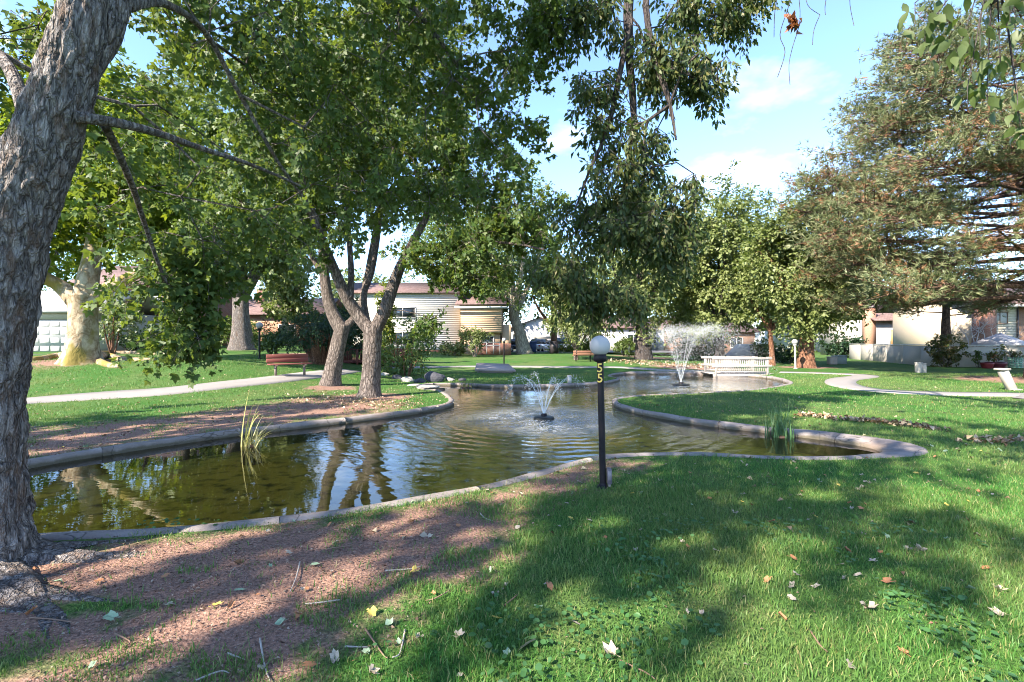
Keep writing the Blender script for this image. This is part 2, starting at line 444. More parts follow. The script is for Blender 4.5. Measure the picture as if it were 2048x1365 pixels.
FOUNT = [P(1088, 838, (EYE - WZ) * F / (838 - CY)), P(1362, 771, (EYE - WZ) * F / (771 - CY))]
m = Mt('pond_water'); pos = m.pos()
def ripple(center, scale, reach):
    sub = m.n('ShaderNodeVectorMath', _operation='SUBTRACT'); m.l(pos, sub.inputs[0]); sub.inputs[1].default_value = center
    ln = m.n('ShaderNodeVectorMath', _operation='LENGTH'); m.l(sub.outputs[0], ln.inputs[0]); d = ln.outputs['Value']
    dn = m.math('ADD', d, m.math('MULTIPLY', m.noise(2.2, pos, 3), 0.35))
    w = m.math('SINE', m.math('MULTIPLY', dn, scale))
    fall = m.n('ShaderNodeMapRange', _interpolation_type='SMOOTHSTEP'); m.l(d, fall.inputs[0])
    fall.inputs[1].default_value = reach * 0.15; fall.inputs[2].default_value = reach; fall.inputs[3].default_value = 1.0; fall.inputs[4].default_value = 0.0
    core = m.n('ShaderNodeMapRange', _interpolation_type='SMOOTHSTEP'); m.l(d, core.inputs[0])
    core.inputs[1].default_value = reach * 0.1; core.inputs[2].default_value = reach * 0.36; core.inputs[3].default_value = 1.0; core.inputs[4].default_value = 0.0
    return w, fall.outputs[0], core.outputs[0], d
w1, f1, c1, d1 = ripple(FOUNT[0], 22.0, 6.5)
w2, f2, c2, d2 = ripple(FOUNT[1], 16.0, 10.0)
chop = m.noise(4.5, m.obj((1.0, 2.0, 1.0)), 3, 0.5); drops = m.noise(26, pos, 3, 0.7)
hh = m.math('MULTIPLY', m.math('ADD', m.math('MULTIPLY', w1, 0.45), m.math('MULTIPLY', chop, 0.9)), f1)
hh = m.math('ADD', hh, m.math('MULTIPLY', m.math('ADD', m.math('MULTIPLY', w2, 0.32), m.math('MULTIPLY', chop, 1.4)), f2))
hh = m.math('ADD', hh, m.math('MULTIPLY', m.math('MULTIPLY', drops, 3.4), m.math('ADD', c1, c2)))
hh = m.math('ADD', hh, m.math('MULTIPLY', m.noise(2.2, m.obj((1, 2.0, 1)), 3), 0.16))
nrm = m.bump(hh, 0.22, 0.035)
gl = m.n('ShaderNodeBsdfGlossy', Roughness=0.015); gl.inputs['Color'].default_value = (1, 1, 1, 1); m.l(nrm, gl.inputs['Normal'])
tr = m.n('ShaderNodeBsdfTransparent'); tr.inputs['Color'].default_value = (0.90, 0.86, 0.66, 1)
fr = m.n('ShaderNodeFresnel', IOR=1.36); m.l(nrm, fr.inputs['Normal'])
fac = m.math('ADD', m.math('MULTIPLY', fr.outputs[0], 0.92), 0.05)
mx = m.n('ShaderNodeMixShader'); m.l(fac, mx.inputs[0]); m.l(tr.outputs[0], mx.inputs[1]); m.l(gl.outputs[0], mx.inputs[2])
foam = m.n('ShaderNodeBsdfDiffuse'); foam.inputs['Color'].default_value = (0.75, 0.78, 0.8, 1)
fm = m.math('MULTIPLY', m.ramp(m.noise(30, pos, 3, 0.75), [(0.50, (0, 0, 0)), (0.68, (0.9, 0.9, 0.9))]), m.math('MINIMUM', m.math('ADD', c1, c2), 1.0))
mx2 = m.n('ShaderNodeMixShader'); m.l(fm, mx2.inputs[0]); m.l(mx.outputs[0], mx2.inputs[1]); m.l(foam.outputs[0], mx2.inputs[2])
water = link('pond_water', fill(WZ, 'pond_water'), m.done(mx2)); tag(water, kind='structure')

m = Mt('kerb_concrete'); pos = m.pos()
n1 = m.noise(3, pos, 6, 0.65); n2 = m.noise(40, pos, 4)
c = m.mix(n1, (0.13, 0.112, 0.108), (0.34, 0.30, 0.285)); c = m.mix(m.math('MULTIPLY', n2, 0.5), c, (0.15, 0.125, 0.12))
sz_ = m.n('ShaderNodeSeparateXYZ'); m.l(pos, sz_.inputs[0]); wl_ = m.ramp(m.math('ADD', m.math('MULTIPLY', sz_.outputs[2], 8.0), m.math('MULTIPLY', n1, 0.9)), [(0.05, (1, 1, 1)), (0.35, (0, 0, 0))]); c = m.mix(wl_, c, (0.11, 0.095, 0.07))
vc = m.n('ShaderNodeTexVoronoi', Scale=1.6, _feature='DISTANCE_TO_EDGE'); m.l(m.mix(0.25, pos, m.n('ShaderNodeTexNoise', Scale=4.0).outputs['Color']), vc.inputs['Vector']); c = m.mix(m.ramp(vc.outputs['Distance'], [(0.0, (0.8, 0.8, 0.8)), (0.012, (0, 0, 0))]), c, (0.05, 0.045, 0.04))
c = m.mix(m.ramp(m.noise(1.3, pos, 4), [(0.52, (0, 0, 0)), (0.68, (0.7, 0.7, 0.7))]), c, (0.21, 0.155, 0.13))
M_KERB = m.done(m.pr(c, 0.9, 0.2, m.bump(m.math('ADD', n1, n2), 0.5, 0.012)))
kerb = bpy.data.objects.new('pond_kerb', None); COL.objects.link(kerb); tag(kerb, kind='structure')
NP = len(POND); SEG = 12
kz = gz(POND[:, 0], POND[:, 1])
for s0 in range(0, NP, SEG):
    idx = [(s0 + k) % NP for k in range(0, min(SEG, NP - s0) + 1)]
    V = []
    for jj, i in enumerate(idx):
        p, nn, w = POND[i], OUTN[i], KW[i]
        if jj == 0: p = p + tgp[i] * 0.0025
        if jj == len(idx) - 1: p = p - tgp[i] * 0.0025
        lift = 0.012 * math.sin(i * 0.7) * 0.5; sl = 0.05 * min(1.0, max(0, (w - 0.2) / 0.2))
        for off, z in ((0.015, -0.55), (-0.005, WZ - 0.02), (-0.01 , 0.0 - sl * 1.4), (0.03, 0.026 - sl), (w * 0.6, 0.032), (w - 0.03, 0.024), (w, 0.004), (w + 0.01, -0.2)):
            V.append((p[0] + nn[0] * off, p[1] + nn[1] * off, z + lift + (kz[i] if z > WZ else 0)))
    k = 8; q = []
    for j in range(len(idx) - 1):
        q += [[j * k + a, j * k + a + 1, (j + 1) * k + a + 1, (j + 1) * k + a] for a in range(k - 1)]
    nl_ = (len(idx) - 1) * k; caps = [[0, a, a + 1] for a in range(1, k - 1)] + [[nl_, nl_ + a + 1, nl_ + a] for a in range(1, k - 1)]
    o = link('kerb_segment', fast_mesh('kerb_segment', V, [q, caps]), M_KERB, kerb, smooth=False)

# ------------------------------------------------------------------ paths
M_PATH = mat_plain('path_concrete', (0.25, 0.23, 0.22), 0.9, 0.15, 2.0, 0.2, bump=0.3)
def strip(name, line, width, up=0.02, step=0.35):
    line = [np.array(p) for p in line]
    out = []
    for i in range(len(line) - 1):
        p0 = line[max(0, i - 1)]; p1 = line[i]; p2 = line[i + 1]; p3 = line[min(len(line) - 1, i + 2)]
        n = max(2, int(np.linalg.norm(p2 - p1) / step))
        for t in np.arange(n) / n:
            out.append(0.5 * ((2 * p1) + (p2 - p0) * t + (2 * p0 - 5 * p1 + 4 * p2 - p3) * t * t + (3 * p1 - p0 - 3 * p2 + p3) * t ** 3))
    out.append(line[-1]); c = np.array(out)
    tg = np.gradient(c, axis=0); tg /= np.linalg.norm(tg, axis=1)[:, None]; nn = np.stack([-tg[:, 1], tg[:, 0]], 1)
    V, q = [], []
    for i in range(len(c)):
        for a in (-0.5, -0.5, -0.16, 0.16, 0.5, 0.5):
            p = c[i] + nn[i] * a * width; V.append((p[0], p[1], float(gz(*p)) + up))
        V[-6] = (V[-6][0], V[-6][1], V[-6][2] - 0.12); V[-1] = (V[-1][0], V[-1][1], V[-1][2] - 0.12)
    for i in range(len(c) - 1):
        for a in range(5): q.append([i * 6 + a, (i + 1) * 6 + a, (i + 1) * 6 + a + 1, i * 6 + a + 1])
    o = link(name, fast_mesh(name, V, [q]), M_PATH); tag(o, kind='structure'); return c
pl = strip('footpath', PATH_L, 1.15); pr_ = strip('footpath', PATH_R, 1.0); pc = strip('footpath', PATH_C, 1.1)
# ------------------------------------------------------------------ leaf and tree builders
def unit(v): return v / (np.linalg.norm(v, axis=-1, keepdims=True) + 1e-9)
def kite(w=0.5, fold=0.12, droop=0.12):
    return np.array([(0, 0, 0), (-w / 2, 0.42, fold), (0, 1, -droop), (w / 2, 0.42, fold)]), np.array([[0, 3, 2, 1]])
def lobed():
    V = [(0, 0, 0)]; Fq = []
    for a, L, w in ((0, 1.0, 0.26), (0.85, 0.82, 0.22), (-0.85, 0.82, 0.22), (1.75, 0.5, 0.16), (-1.75, 0.5, 0.16)):
        s, c = math.sin(a), math.cos(a); b = len(V)
        for (x, y, z) in ((-w, 0.45 * L, 0.05), (0, L, -0.16), (w, 0.45 * L, 0.05)):
            V.append((x * c + y * s, -x * s + y * c, z))
        Fq.append([0, b + 2, b + 1, b])
    return np.array(V), np.array(Fq)
def lobed3():
    V = [(0, 0, 0)]; Fq = []
    for a, L, w in ((0, 1.0, 0.27), (0.95, 0.78, 0.24), (-0.95, 0.78, 0.24)):
        s, c = math.sin(a), math.cos(a); b = len(V)
        for (x, y, z) in ((-w, 0.45 * L, 0.05), (0, L, -0.14), (w, 0.45 * L, 0.05)):
            V.append((x * c + y * s, -x * s + y * c, z))
        Fq.append([0, b + 2, b + 1, b])
    return np.array(V), np.array(Fq)
def scatter_mesh(name, cen, nrm, along, size, tmpl):
    """one copy of the template per centre: its y axis along 'along', its z axis near 'nrm'"""
    TV, TF = tmpl; n = len(cen); k = len(TV)
    y = unit(along); z = unit(nrm - y * (nrm * y).sum(1)[:, None]); x = np.cross(y, z)
    sz = np.broadcast_to(np.asarray(size, float), (n,))[:, None, None]
    V = cen[:, None, :] + sz * (TV[None, :, 0, None] * x[:, None, :] + TV[None, :, 1, None] * y[:, None, :] + TV[None, :, 2, None] * z[:, None, :])
    Fc = (TF[None] + (np.arange(n) * k)[:, None, None]).reshape(-1, TF.shape[1])
    return fast_mesh(name, V.reshape(-1, 3), [Fc])

def rand_dir(n, r=None):
    r = r or rng
    return unit(r.normal(size=(n, 3)))

def crown_points(ells, n, r, shell=0.55):
    """points in a union of ellipsoids (centre, radii, weight), biased to the outside"""
    w = np.array([e[2] if len(e) > 2 else e[1][0] * e[1][1] * e[1][2] for e in ells], float); w /= w.sum()
    cnt = np.maximum(1, (w * n).astype(int)); out = []
    for e, k in zip(ells, cnt):
        u = rand_dir(k, r); rad = r.uniform(0, 1, k) ** (shell / 1.8)
        lump = 0.82 + 0.3 * np.sin(u[:, 0] * 5 + e[0][0]) * np.sin(u[:, 2] * 6 + e[0][1]) + r.normal(0, 0.07, k)
        out.append(np.array(e[0]) + u * (rad * lump)[:, None] * np.array(e[1]))
    return np.concatenate(out)

def grow(limbs, attract, r, tipr=0.010, sag=0.0, expo=2.2, seg=0.55):
    """join attractors to given limbs ([(points, radii)]); returns list of chains (points, radii)"""
    pos, par, fixed = [], [], []
    for pts, rad in limbs:
        start_par = -1
        p0 = np.array(pts[0], float)
        if pos:
            d = np.linalg.norm(np.array(pos) - p0, axis=1); start_par = int(d.argmin())
        prev = start_par
        for a in range(len(pts) - 1):
            A, B = np.array(pts[a], float), np.array(pts[a + 1], float)
            m = max(1, int(np.linalg.norm(B - A) / 0.5))
            for t in range(m):
                q = A + (B - A) * t / m
                pos.append(q); par.append(prev); fixed.append(rad[a] + (rad[a + 1] - rad[a]) * t / m); prev = len(pos) - 1
        pos.append(np.array(pts[-1], float)); par.append(prev); fixed.append(rad[-1])
    nfix = len(pos)
    root = np.array(limbs[0][0][0], float)
    usable = [i for i in range(nfix)]
    # only upper parts of limbs carry side branches
    zmin = limbs[0][0][-1][2] * 0.75
    usable = [i for i in usable if pos[i][2] >= min(zmin, max(p[2] for p in pos) * 0.5)]
    order = np.argsort([np.min(np.linalg.norm(np.array([pos[i] for i in usable[::3]] or [pos[-1]]) - a, axis=1)) for a in attract])
    P_ = np.zeros((nfix + len(attract) * 14, 3)); P_[:nfix] = np.array(pos); cnt = nfix
    ok = np.zeros(len(P_), bool); ok[usable] = True
    par = list(par); tips = []
    for ai in order:
        a = attract[ai]
        idx = np.where(ok[:cnt])[0]
        d = np.linalg.norm(P_[idx] - a, axis=1)
        inward = np.maximum(0, np.linalg.norm(P_[idx] - root, axis=1) - np.linalg.norm(a - root) + 0.2)
        b = idx[np.argmin(d + 1.5 * inward)]
        A = P_[b].copy(); L = np.linalg.norm(a - A); m = max(1, min(12, int(L / seg)))
        side = rand_dir(1, r)[0] * L * 0.08; prev = b
        for t in range(1, m + 1):
            u = t / m; q = A + (a - A) * u + side * math.sin(math.pi * u) + np.array([0, 0, (0.10 - sag) * L * math.sin(math.pi * u)])
            P_[cnt] = q; par.append(prev); fixed.append(0); ok[cnt] = True; prev = cnt; cnt += 1
        tips.append(prev)
    # pipe model
    acc = np.zeros(cnt); kids = [[] for _ in range(cnt)]
    for i in range(cnt):
        if par[i] >= 0: kids[par[i]].append(i)
    rad = np.zeros(cnt)
    for i in range(cnt - 1, -1, -1):
        if i >= nfix:
            acc[i] = acc[i] if kids[i] else tipr ** expo
            rad[i] = max(tipr, acc[i] ** (1 / expo))
            pr0 = par[i]; acc[pr0] += acc[i]
    for i in range(cnt):
        if i < nfix: rad[i] = fixed[i]
        else:
            rad[i] = min(rad[i], rad[par[i]] * 0.85 if par[i] >= 0 else rad[i])
    chains = []
    started = np.zeros(cnt, bool)
    for i in range(nfix, cnt):
        if started[i]: continue
        ch = [par[i], i]; started[i] = True; j = i
        while kids[j]:
            k = max(kids[j], key=lambda q: rad[q])
            if started[k]: break
            ch.append(k); started[k] = True; j = k
        rr = [rad[k] for k in ch]; rr[0] = min(rr[0], rr[1] * 1.3)
        chains.append((P_[ch], rr))
    return chains, P_[:cnt]

def smooth_line(pts, n=6):
    pts = [np.array(p, float) for p in pts]; out = []
    for i in range(len(pts) - 1):
        p0 = pts[max(0, i - 1)]; p1 = pts[i]; p2 = pts[i + 1]; p3 = pts[min(len(pts) - 1, i + 2)]
        for t in np.arange(n) / n:
            out.append(0.5 * ((2 * p1) + (p2 - p0) * t + (2 * p0 - 5 * p1 + 4 * p2 - p3) * t * t + (3 * p1 - p0 - 3 * p2 + p3) * t ** 3))
    out.append(pts[-1]); return np.array(out)

def add_limb(mb, pts, rad, sides, r, flare=0.0, knobs=0.06, n=5):
    hi = sides >= 40
    if hi: n = 16
    c = smooth_line(pts, n); t = np.linspace(0, len(pts) - 1, len(c)); rr = np.interp(t, np.arange(len(pts)), rad)
    ph = r.uniform(0, 6, 4)
    def wob(i, a):
        w = 1 + knobs * (np.sin(3 * a + ph[0] + i * 0.35) * 0.6 + np.sin(5 * a + ph[1] - i * 0.5) * 0.4 + np.sin(2 * a + ph[3]) * 0.5)
        if hi:
            q = vnoise(a * 6.5 + 0.5 * np.sin(i * 0.11), np.full_like(a, i * 0.21), 1.0, 3); q2 = vnoise(a * 14 + 0.4 * np.sin(i * 0.3), np.full_like(a, i * 0.5), 1.0, 8)
            w = w + 0.085 * (1 - np.abs(2 * q - 1) * 1.6) + 0.035 * (1 - np.abs(2 * q2 - 1) * 1.6) - 0.05
        if flare:
            f = flare * math.exp(-i / (n * 0.55)); w = w + f * (0.55 + 0.6 * np.maximum(0, np.sin(5 * a + ph[2])) ** 1.5)
        return w
    mb.tube(c, rr, sides, True, wob)

def make_tree(name, label, base, limbs, ells, nattr, nleaf, leaf, bark, tmpl, lsize, seed, spread=0.4, sides=10, flare=0.5, tipr=0.012,
              droop=0.3, up=0.7, sag=0.0, group=None, cat='tree', shell=0.55, extra=None, knobs=0.06, flat_=0.7, crown='crown', seg=0.55, minz=None, twigs=False, loose=0.42):
    """limbs[0] is the trunk; all coordinates are world coordinates"""
    r = np.random.default_rng(seed)
    root = thing(name, label, cat, base, 0, group)
    B = np.array(base, float)
    att = crown_points(ells, nattr, r, shell)
    if minz is not None: att[:, 2] = np.maximum(att[:, 2], minz + r.uniform(0, 0.5, len(att)))
    if extra is not None: att = np.vstack([att, extra])
    chains, nodes = grow(limbs, att, r, tipr, sag, seg=seg)
    mb = MB()
    for i, (pts, rad) in enumerate(limbs):
        add_limb(mb, np.array(pts) - B, rad, sides if i == 0 else max(6, sides - 2), r, flare if i == 0 else 0, knobs)
    for pts, rad in chains:
        s_ = 6 if max(rad) > 0.05 else 4 if max(rad) > 0.02 else 3
        mb.tube(pts - B, rad, s_, False)
    # each tip ends in a few drooping twiglets that carry the leaves on both sides
    nt = 3; na = len(att); cc = np.mean(att, axis=0); oa = unit(att - cc)
    td = unit(np.repeat(oa, nt, 0) * 0.55 + r.normal(size=(na * nt, 3)) * 0.75 * np.array([1, 1, flat_]) + np.array([0, 0, -droop * 0.9])); tl_ = spread * r.uniform(0.9, 2.1, na * nt)
    ts = np.repeat(att, nt, 0) + r.normal(size=(na * nt, 3)) * spread * 0.22
    if twigs:
        for k in range(na * nt):
            a0 = att[k // nt]; e = ts[k] + td[k] * tl_[k] - np.array([0, 0, 0.22 * tl_[k]])
            mb.tube(np.array([a0, ts[k] + td[k] * tl_[k] * 0.55, e]) - B, [tipr * 0.75, tipr * 0.55, tipr * 0.3], 3, False)
    mb.build('trunk', bark, root, smooth=True)
    ci = r.integers(0, na * nt, nleaf); u = r.uniform(0.05, 1.05, nleaf) ** 0.85
    sd = r.normal(size=(nleaf, 3)); sd = unit(sd - td[ci] * (sd * td[ci]).sum(1)[:, None])
    off = sd * (spread * loose) * r.uniform(0.15, 1.0, nleaf)[:, None]
    c = ts[ci] + td[ci] * (tl_[ci] * u)[:, None] + off; c[:, 2] -= 0.22 * tl_[ci] * u * u
    out = unit(c - cc)
    nrm = unit(np.array([0, 0, up]) + out * 0.6 + r.normal(size=(nleaf, 3)) * 0.42)
    al = unit(sd * 0.8 + td[ci] * 0.8 + np.array([0, 0, -droop * 0.9]) + r.normal(size=(nleaf, 3)) * 0.3)
    sz = lsize * np.clip(np.exp(r.normal(0, 0.3, nleaf)), 0.45, 1.7)
    me = scatter_mesh(crown, c - B, nrm, al, sz, tmpl)
    o = link(crown, me, leaf, root); tag(o, kind='stuff')
    return root, att

LOBED, LOBED3, KITE, NARROW = lobed(), lobed3(), kite(0.62), kite(0.36, 0.06, 0.2)
L_MAPLE = mat_leaf('maple_leaf', [(0.042, 0.088, 0.018), (0.072, 0.13, 0.028), (0.135, 0.185, 0.045)], 0.40, tcol=(0.26, 0.32, 0.03))
L_MID = mat_leaf('mid_leaf', [(0.06, 0.10, 0.025), (0.095, 0.145, 0.035), (0.15, 0.19, 0.06)], 0.30)
L_LIGHT = mat_leaf('sunny_leaf', [(0.11, 0.14, 0.04), (0.17, 0.205, 0.065), (0.25, 0.275, 0.11)], 0.26)
L_SYC = mat_leaf('sycamore_leaf', [(0.06, 0.12, 0.015), (0.10, 0.18, 0.02), (0.19, 0.22, 0.025)], 0.4, tcol=(0.35, 0.42, 0.02))
L_ASH = mat_leaf('ash_leaf', [(0.036, 0.062, 0.02), (0.06, 0.092, 0.028), (0.10, 0.13, 0.042), (0.15, 0.13, 0.04)], 0.28)
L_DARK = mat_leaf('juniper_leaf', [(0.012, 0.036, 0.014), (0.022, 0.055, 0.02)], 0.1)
L_YEL = mat_leaf('golden_leaf', [(0.14, 0.17, 0.02), (0.22, 0.24, 0.03)], 0.3)
L_PINE = mat_leaf('pine_needle', [(0.10, 0.13, 0.055), (0.17, 0.19, 0.085), (0.29, 0.28, 0.15)], 0.12)
L_PINEDEAD = mat_leaf('dead_needle', [(0.22, 0.11, 0.05), (0.34, 0.19, 0.10)], 0.1, tcol=(0.3, 0.12, 0.04))
B_GREY = mat_bark('grey_bark', (0.04, 0.032, 0.032), (0.42, 0.375, 0.36), (17, 17, 3.4), 1.0, dist=0.05, flake=(0.30, 0.20, 0.15))
B_MID = mat_bark('brown_bark', (0.05, 0.038, 0.034), (0.33, 0.27, 0.24), (14, 14, 4.0), 0.9)
B_SYC = mat_bark('sycamore_bark', (0.17, 0.11, 0.06), (0.46, 0.38, 0.27), (2.2, 2.2, 1.6), 0.35, moss=(0.20, 0.155, 0.045), dist=0.03)
B_PINE = mat_bark('pine_bark', (0.05, 0.03, 0.024), (0.25, 0.155, 0.115), (8, 8, 2.4), 0.9)
B_RED = mat_bark('red_bark', (0.09, 0.035, 0.022), (0.36, 0.19, 0.12), (10, 10, 3), 0.9)
B_PALE = mat_bark('pale_bark', (0.14, 0.11, 0.09), (0.50, 0.43, 0.36), (7, 7, 2), 0.6)
B_DARK = mat_bark('dark_bark', (0.02, 0.016, 0.016), (0.12, 0.10, 0.095), (10, 10, 3), 0.6)

def auto_tree(name, label, base, h, rad, cr, cz0, seed, leaf, bark, tmpl=KITE, lsize=0.2, nattr=120, nleaf=9000, forks=4, lean=(0, 0), spread=None, group=None, fork=0.3, flat_=0.75, extra_ells=(), **k):
    """an ordinary tree: trunk that forks, lumpy crown from height cz0 to h with radius cr"""
    r = np.random.default_rng(seed + 1000)
    b = np.array(base, float); zf = h * fork
    tr = [b + [0, 0, -0.15], b + [lean[0] * 0.3, lean[1] * 0.3, zf * 0.5], b + [lean[0] * 0.7, lean[1] * 0.7, zf]]
    limbs = [(tr + [b + [lean[0], lean[1], h * 0.62]], [rad * 1.15, rad * 0.9, rad * 0.8, rad * 0.3])]
    for i in range(forks):
        a = 2 * math.pi * (i + r.uniform(-0.25, 0.25)) / forks
        st = b + np.array([lean[0] * 0.65, lean[1] * 0.65, zf * r.uniform(0.8, 1.15)])
        e = b + np.array([lean[0] + math.cos(a) * cr * 0.62, lean[1] + math.sin(a) * cr * 0.62, h * r.uniform(0.5, 0.75)])
        mid = (st + e) / 2 + np.array([math.cos(a), math.sin(a), 0]) * cr * 0.08
        limbs.append(([st, mid, e], [rad * 0.6, rad * 0.42, rad * 0.16]))
    hz = (h - cz0) / 2; c0 = b + np.array([lean[0], lean[1], (h + cz0) / 2])
    ells = [(c0, (cr * 0.8, cr * 0.8, hz))]
    for i in range(7):
        u = r.normal(size=3); u /= np.linalg.norm(u); s_ = r.uniform(0.34, 0.5)
        ells.append((c0 + u * np.array([cr, cr, hz]) * 0.62, (cr * s_, cr * s_, hz * s_ * 0.9)))
    ells += list(extra_ells)
    return make_tree(name, label, base, limbs, ells, nattr, nleaf, leaf, bark, tmpl, lsize, seed, spread or cr * 0.13, group=group, flat_=flat_, **k)

# ------------------------------------------------------------------ the big maple beside the camera
YA = 3.4
def A(px, py, y=YA): return np.array(P(px, py, y))
trunkA = [A(-56, 1190), A(-50, 1100), A(-46, 1000), A(-44, 880), A(-38, 760), A(-22, 660), A(-4, 560), A(22, 450), A(62, 350), A(102, 250), A(134, 150), A(162, 40), A(190, -120, 3.5), A(240, -420, 3.6)]
trunkR = [0.36, 0.31, 0.27, 0.245, 0.24, 0.24, 0.235, 0.222, 0.205, 0.185, 0.17, 0.14, 0.12, 0.10]
limbsA = [(trunkA, trunkR),
          ([A(150, 160, 3.45), A(205, 60, 3.55), A(238, -40, 3.7), A(300, -260, 4.2), A(420, -520, 5.2)], [0.11, 0.115, 0.11, 0.09, 0.05]),
          ([A(150, 235, 3.35), A(215, 243, 3.5), A(300, 262, 3.9), A(400, 296, 4.5), A(510, 333, 5.2), A(600, 372, 6.2)], [0.042, 0.034, 0.029, 0.024, 0.019, 0.011]),
          ([A(255, 10, 3.8), A(330, 8, 4.3), A(410, 65, 5.0), A(480, 190, 5.6), A(560, 330, 6.3), A(640, 440, 7.2)], [0.05, 0.032, 0.028, 0.024, 0.02, 0.012]),
          ([A(210, 250, 3.6), A(260, 360, 4.2), A(290, 450, 4.8), A(330, 560, 5.4), A(385, 660, 6.0)], [0.028, 0.025, 0.02, 0.016, 0.01]),
          ([A(300, -250, 4.2), A(560, -180, 6.0), A(820, 10, 7.2), A(960, 200, 7.8)], [0.08, 0.06, 0.04, 0.018]),
          ([A(230, -380, 3.6), (-3.6, 1.8, 7.0), (-4.8, -1.0, 9.0), (-5.8, -3.5, 10.2)], [0.10, 0.08, 0.06, 0.03]),
          ([A(235, -400, 3.6), (-1.5, 1.8, 7.6), (-0.3, -0.6, 9.2)], [0.09, 0.06, 0.03]),
          ([A(75, 345, 3.4), A(20, 140, 3.6), A(-80, 60, 4.2), A(-250, -60, 5.0)], [0.05, 0.04, 0.032, 0.02]),
          ([A(240, -420, 3.6), A(420, -900, 4.5), A(500, -1300, 5.0)], [0.10, 0.07, 0.03])]
ellsA = [(A(480, 90, 6.2), (1.9, 1.6, 1.3)), (A(760, 90, 7.4), (1.9, 1.5, 1.35)), (A(960, 170, 7.8), (1.0, 1.0, 1.5)), (A(640, 300, 7.0), (1.5, 1.2, 0.8)),
         (A(330, 330, 5.6), (0.8, 0.9, 1.1)), (A(380, 520, 5.8), (0.5, 0.6, 0.65), 1.6), (A(372, 640, 6.0), (0.42, 0.4, 0.5), 1.5), (A(1060, 60, 8.0), (0.6, 0.8, 0.8), 1.2), (A(560, 470, 6.6), (0.7, 0.7, 0.45)),
         (A(820, 380, 8.0), (1.5, 1.0, 0.7)), (A(700, 430, 7.4), (1.0, 0.8, 0.4)), (A(470, 420, 6.2), (0.9, 0.9, 0.6)), (A(240, 480, 5.2), (0.5, 0.6, 0.7)), (A(1040, 250, 8.0), (0.5, 0.7, 0.9)), (A(980, 330, 8.0), (0.65, 0.8, 0.6)), (A(60, 60, 5.2), (1.1, 1.0, 0.9)), ((-3.2, 4.4, 7.6), (2.6, 2.2, 1.4), 6), ((-4.2, 0.2, 8.8), (3.2, 2.6, 1.5), 8), ((-6.4, -3.2, 9.6), (3.0, 2.6, 1.5), 5), ((-0.4, 0.4, 9.0), (2.0, 2.0, 1.1), 4), ((-1.5, 6.5, 8.2), (2.0, 1.6, 1.2), 6), (A(1000, -120, 7.5), (1.2, 1.2, 0.9))]
maple, attA = make_tree('maple_tree', 'massive grey-barked maple leaning over the lawn, its trunk cut by the picture edge', (trunkA[0][0], YA, 0.0), limbsA, ellsA, 1200, 62000, L_MAPLE, B_GREY, LOBED3, 0.066, 11,
          spread=0.23, sides=110, flare=0.38, tipr=0.0055, droop=0.55, up=0.6, sag=0.12, knobs=0.05, flat_=0.8, seg=0.4, twigs=True)
tag(maple, cat='tree')

# roots of the big maple, half buried and flattened against the soil
rt = np.random.default_rng(19); b0 = np.array([trunkA[0][0], YA, 0.0])
for i in range(15):
    a = rt.uniform(-1.2, 0.7); L = rt.uniform(0.7, 1.8); d = np.array([math.cos(a), math.sin(a), 0]); sd = np.array([-d[1], d[0], 0]); ph = rt.uniform(0, 6)
    T_ = np.linspace(0, 1, 7); rr0 = rt.uniform(0.08, 0.14)
    pts = np.array([b0 * [1, 1, 0] + d * (0.16 + L * t) + sd * 0.16 * L * math.sin(3.5 * t + ph) * t + [0, 0, 0.16 * math.exp(-4 * t) - 0.35 * rr0] for t in T_]); pts[:, 2] += gz(pts[:, 0], pts[:, 1])
    if in_poly(pts[:, :2], HOLE).any() or (dist_poly(pts[:, :2], POND) < 0.22).any(): continue
    mb = MB(); add_limb(mb, pts - b0, list(rr0 * (1.3 - 1.15 * T_ ** 0.6)), 14, rt, 0, 0.30, 5); mb.v = [v * [1, 1, 0.55] for v in mb.v]; mb.build('root', B_GREY, maple, True)

# ------------------------------------------------------------------ the two maples on the far bank
YB = 13.7
def Bp(px, py, y=YB): return np.array(P(px, py, y))
limbsB = [([Bp(738, 808), Bp(740, 780), Bp(742, 740), Bp(744, 700), Bp(746, 672), Bp(744, 650)], [0.36, 0.285, 0.26, 0.25, 0.265, 0.25]),
          ([Bp(744, 665), Bp(716, 630), Bp(690, 590, 13.5), Bp(660, 520, 13.2), Bp(625, 430, 12.9), Bp(600, 340, 12.6), Bp(585, 200, 12.5)], [0.2, 0.185, 0.165, 0.13, 0.11, 0.08, 0.04]),
          ([Bp(748, 665), Bp(770, 620), Bp(790, 560, 13.9), Bp(812, 510, 14.1), Bp(858, 420, 14.4), Bp(890, 300, 14.8), Bp(900, 120, 15)], [0.2, 0.18, 0.165, 0.13, 0.1, 0.07, 0.04]),
          ([Bp(735, 645, 13.9), Bp(728, 590, 14.2), Bp(745, 540, 14.6), Bp(760, 440, 15), Bp(765, 300, 15.4)], [0.09, 0.085, 0.075, 0.06, 0.03]),
          ([Bp(700, 600, 13.5), Bp(702, 540, 13.8), Bp(698, 470, 14), Bp(690, 330, 14.2)], [0.1, 0.085, 0.075, 0.04]),
          ([Bp(820, 500, 14.1), Bp(900, 488, 13.6), Bp(1010, 486, 13), Bp(1090, 500, 12.6)], [0.06, 0.05, 0.035, 0.02]),
          ([Bp(870, 400, 14.4), Bp(960, 370, 13.8), Bp(1060, 380, 13.2)], [0.05, 0.04, 0.02])]
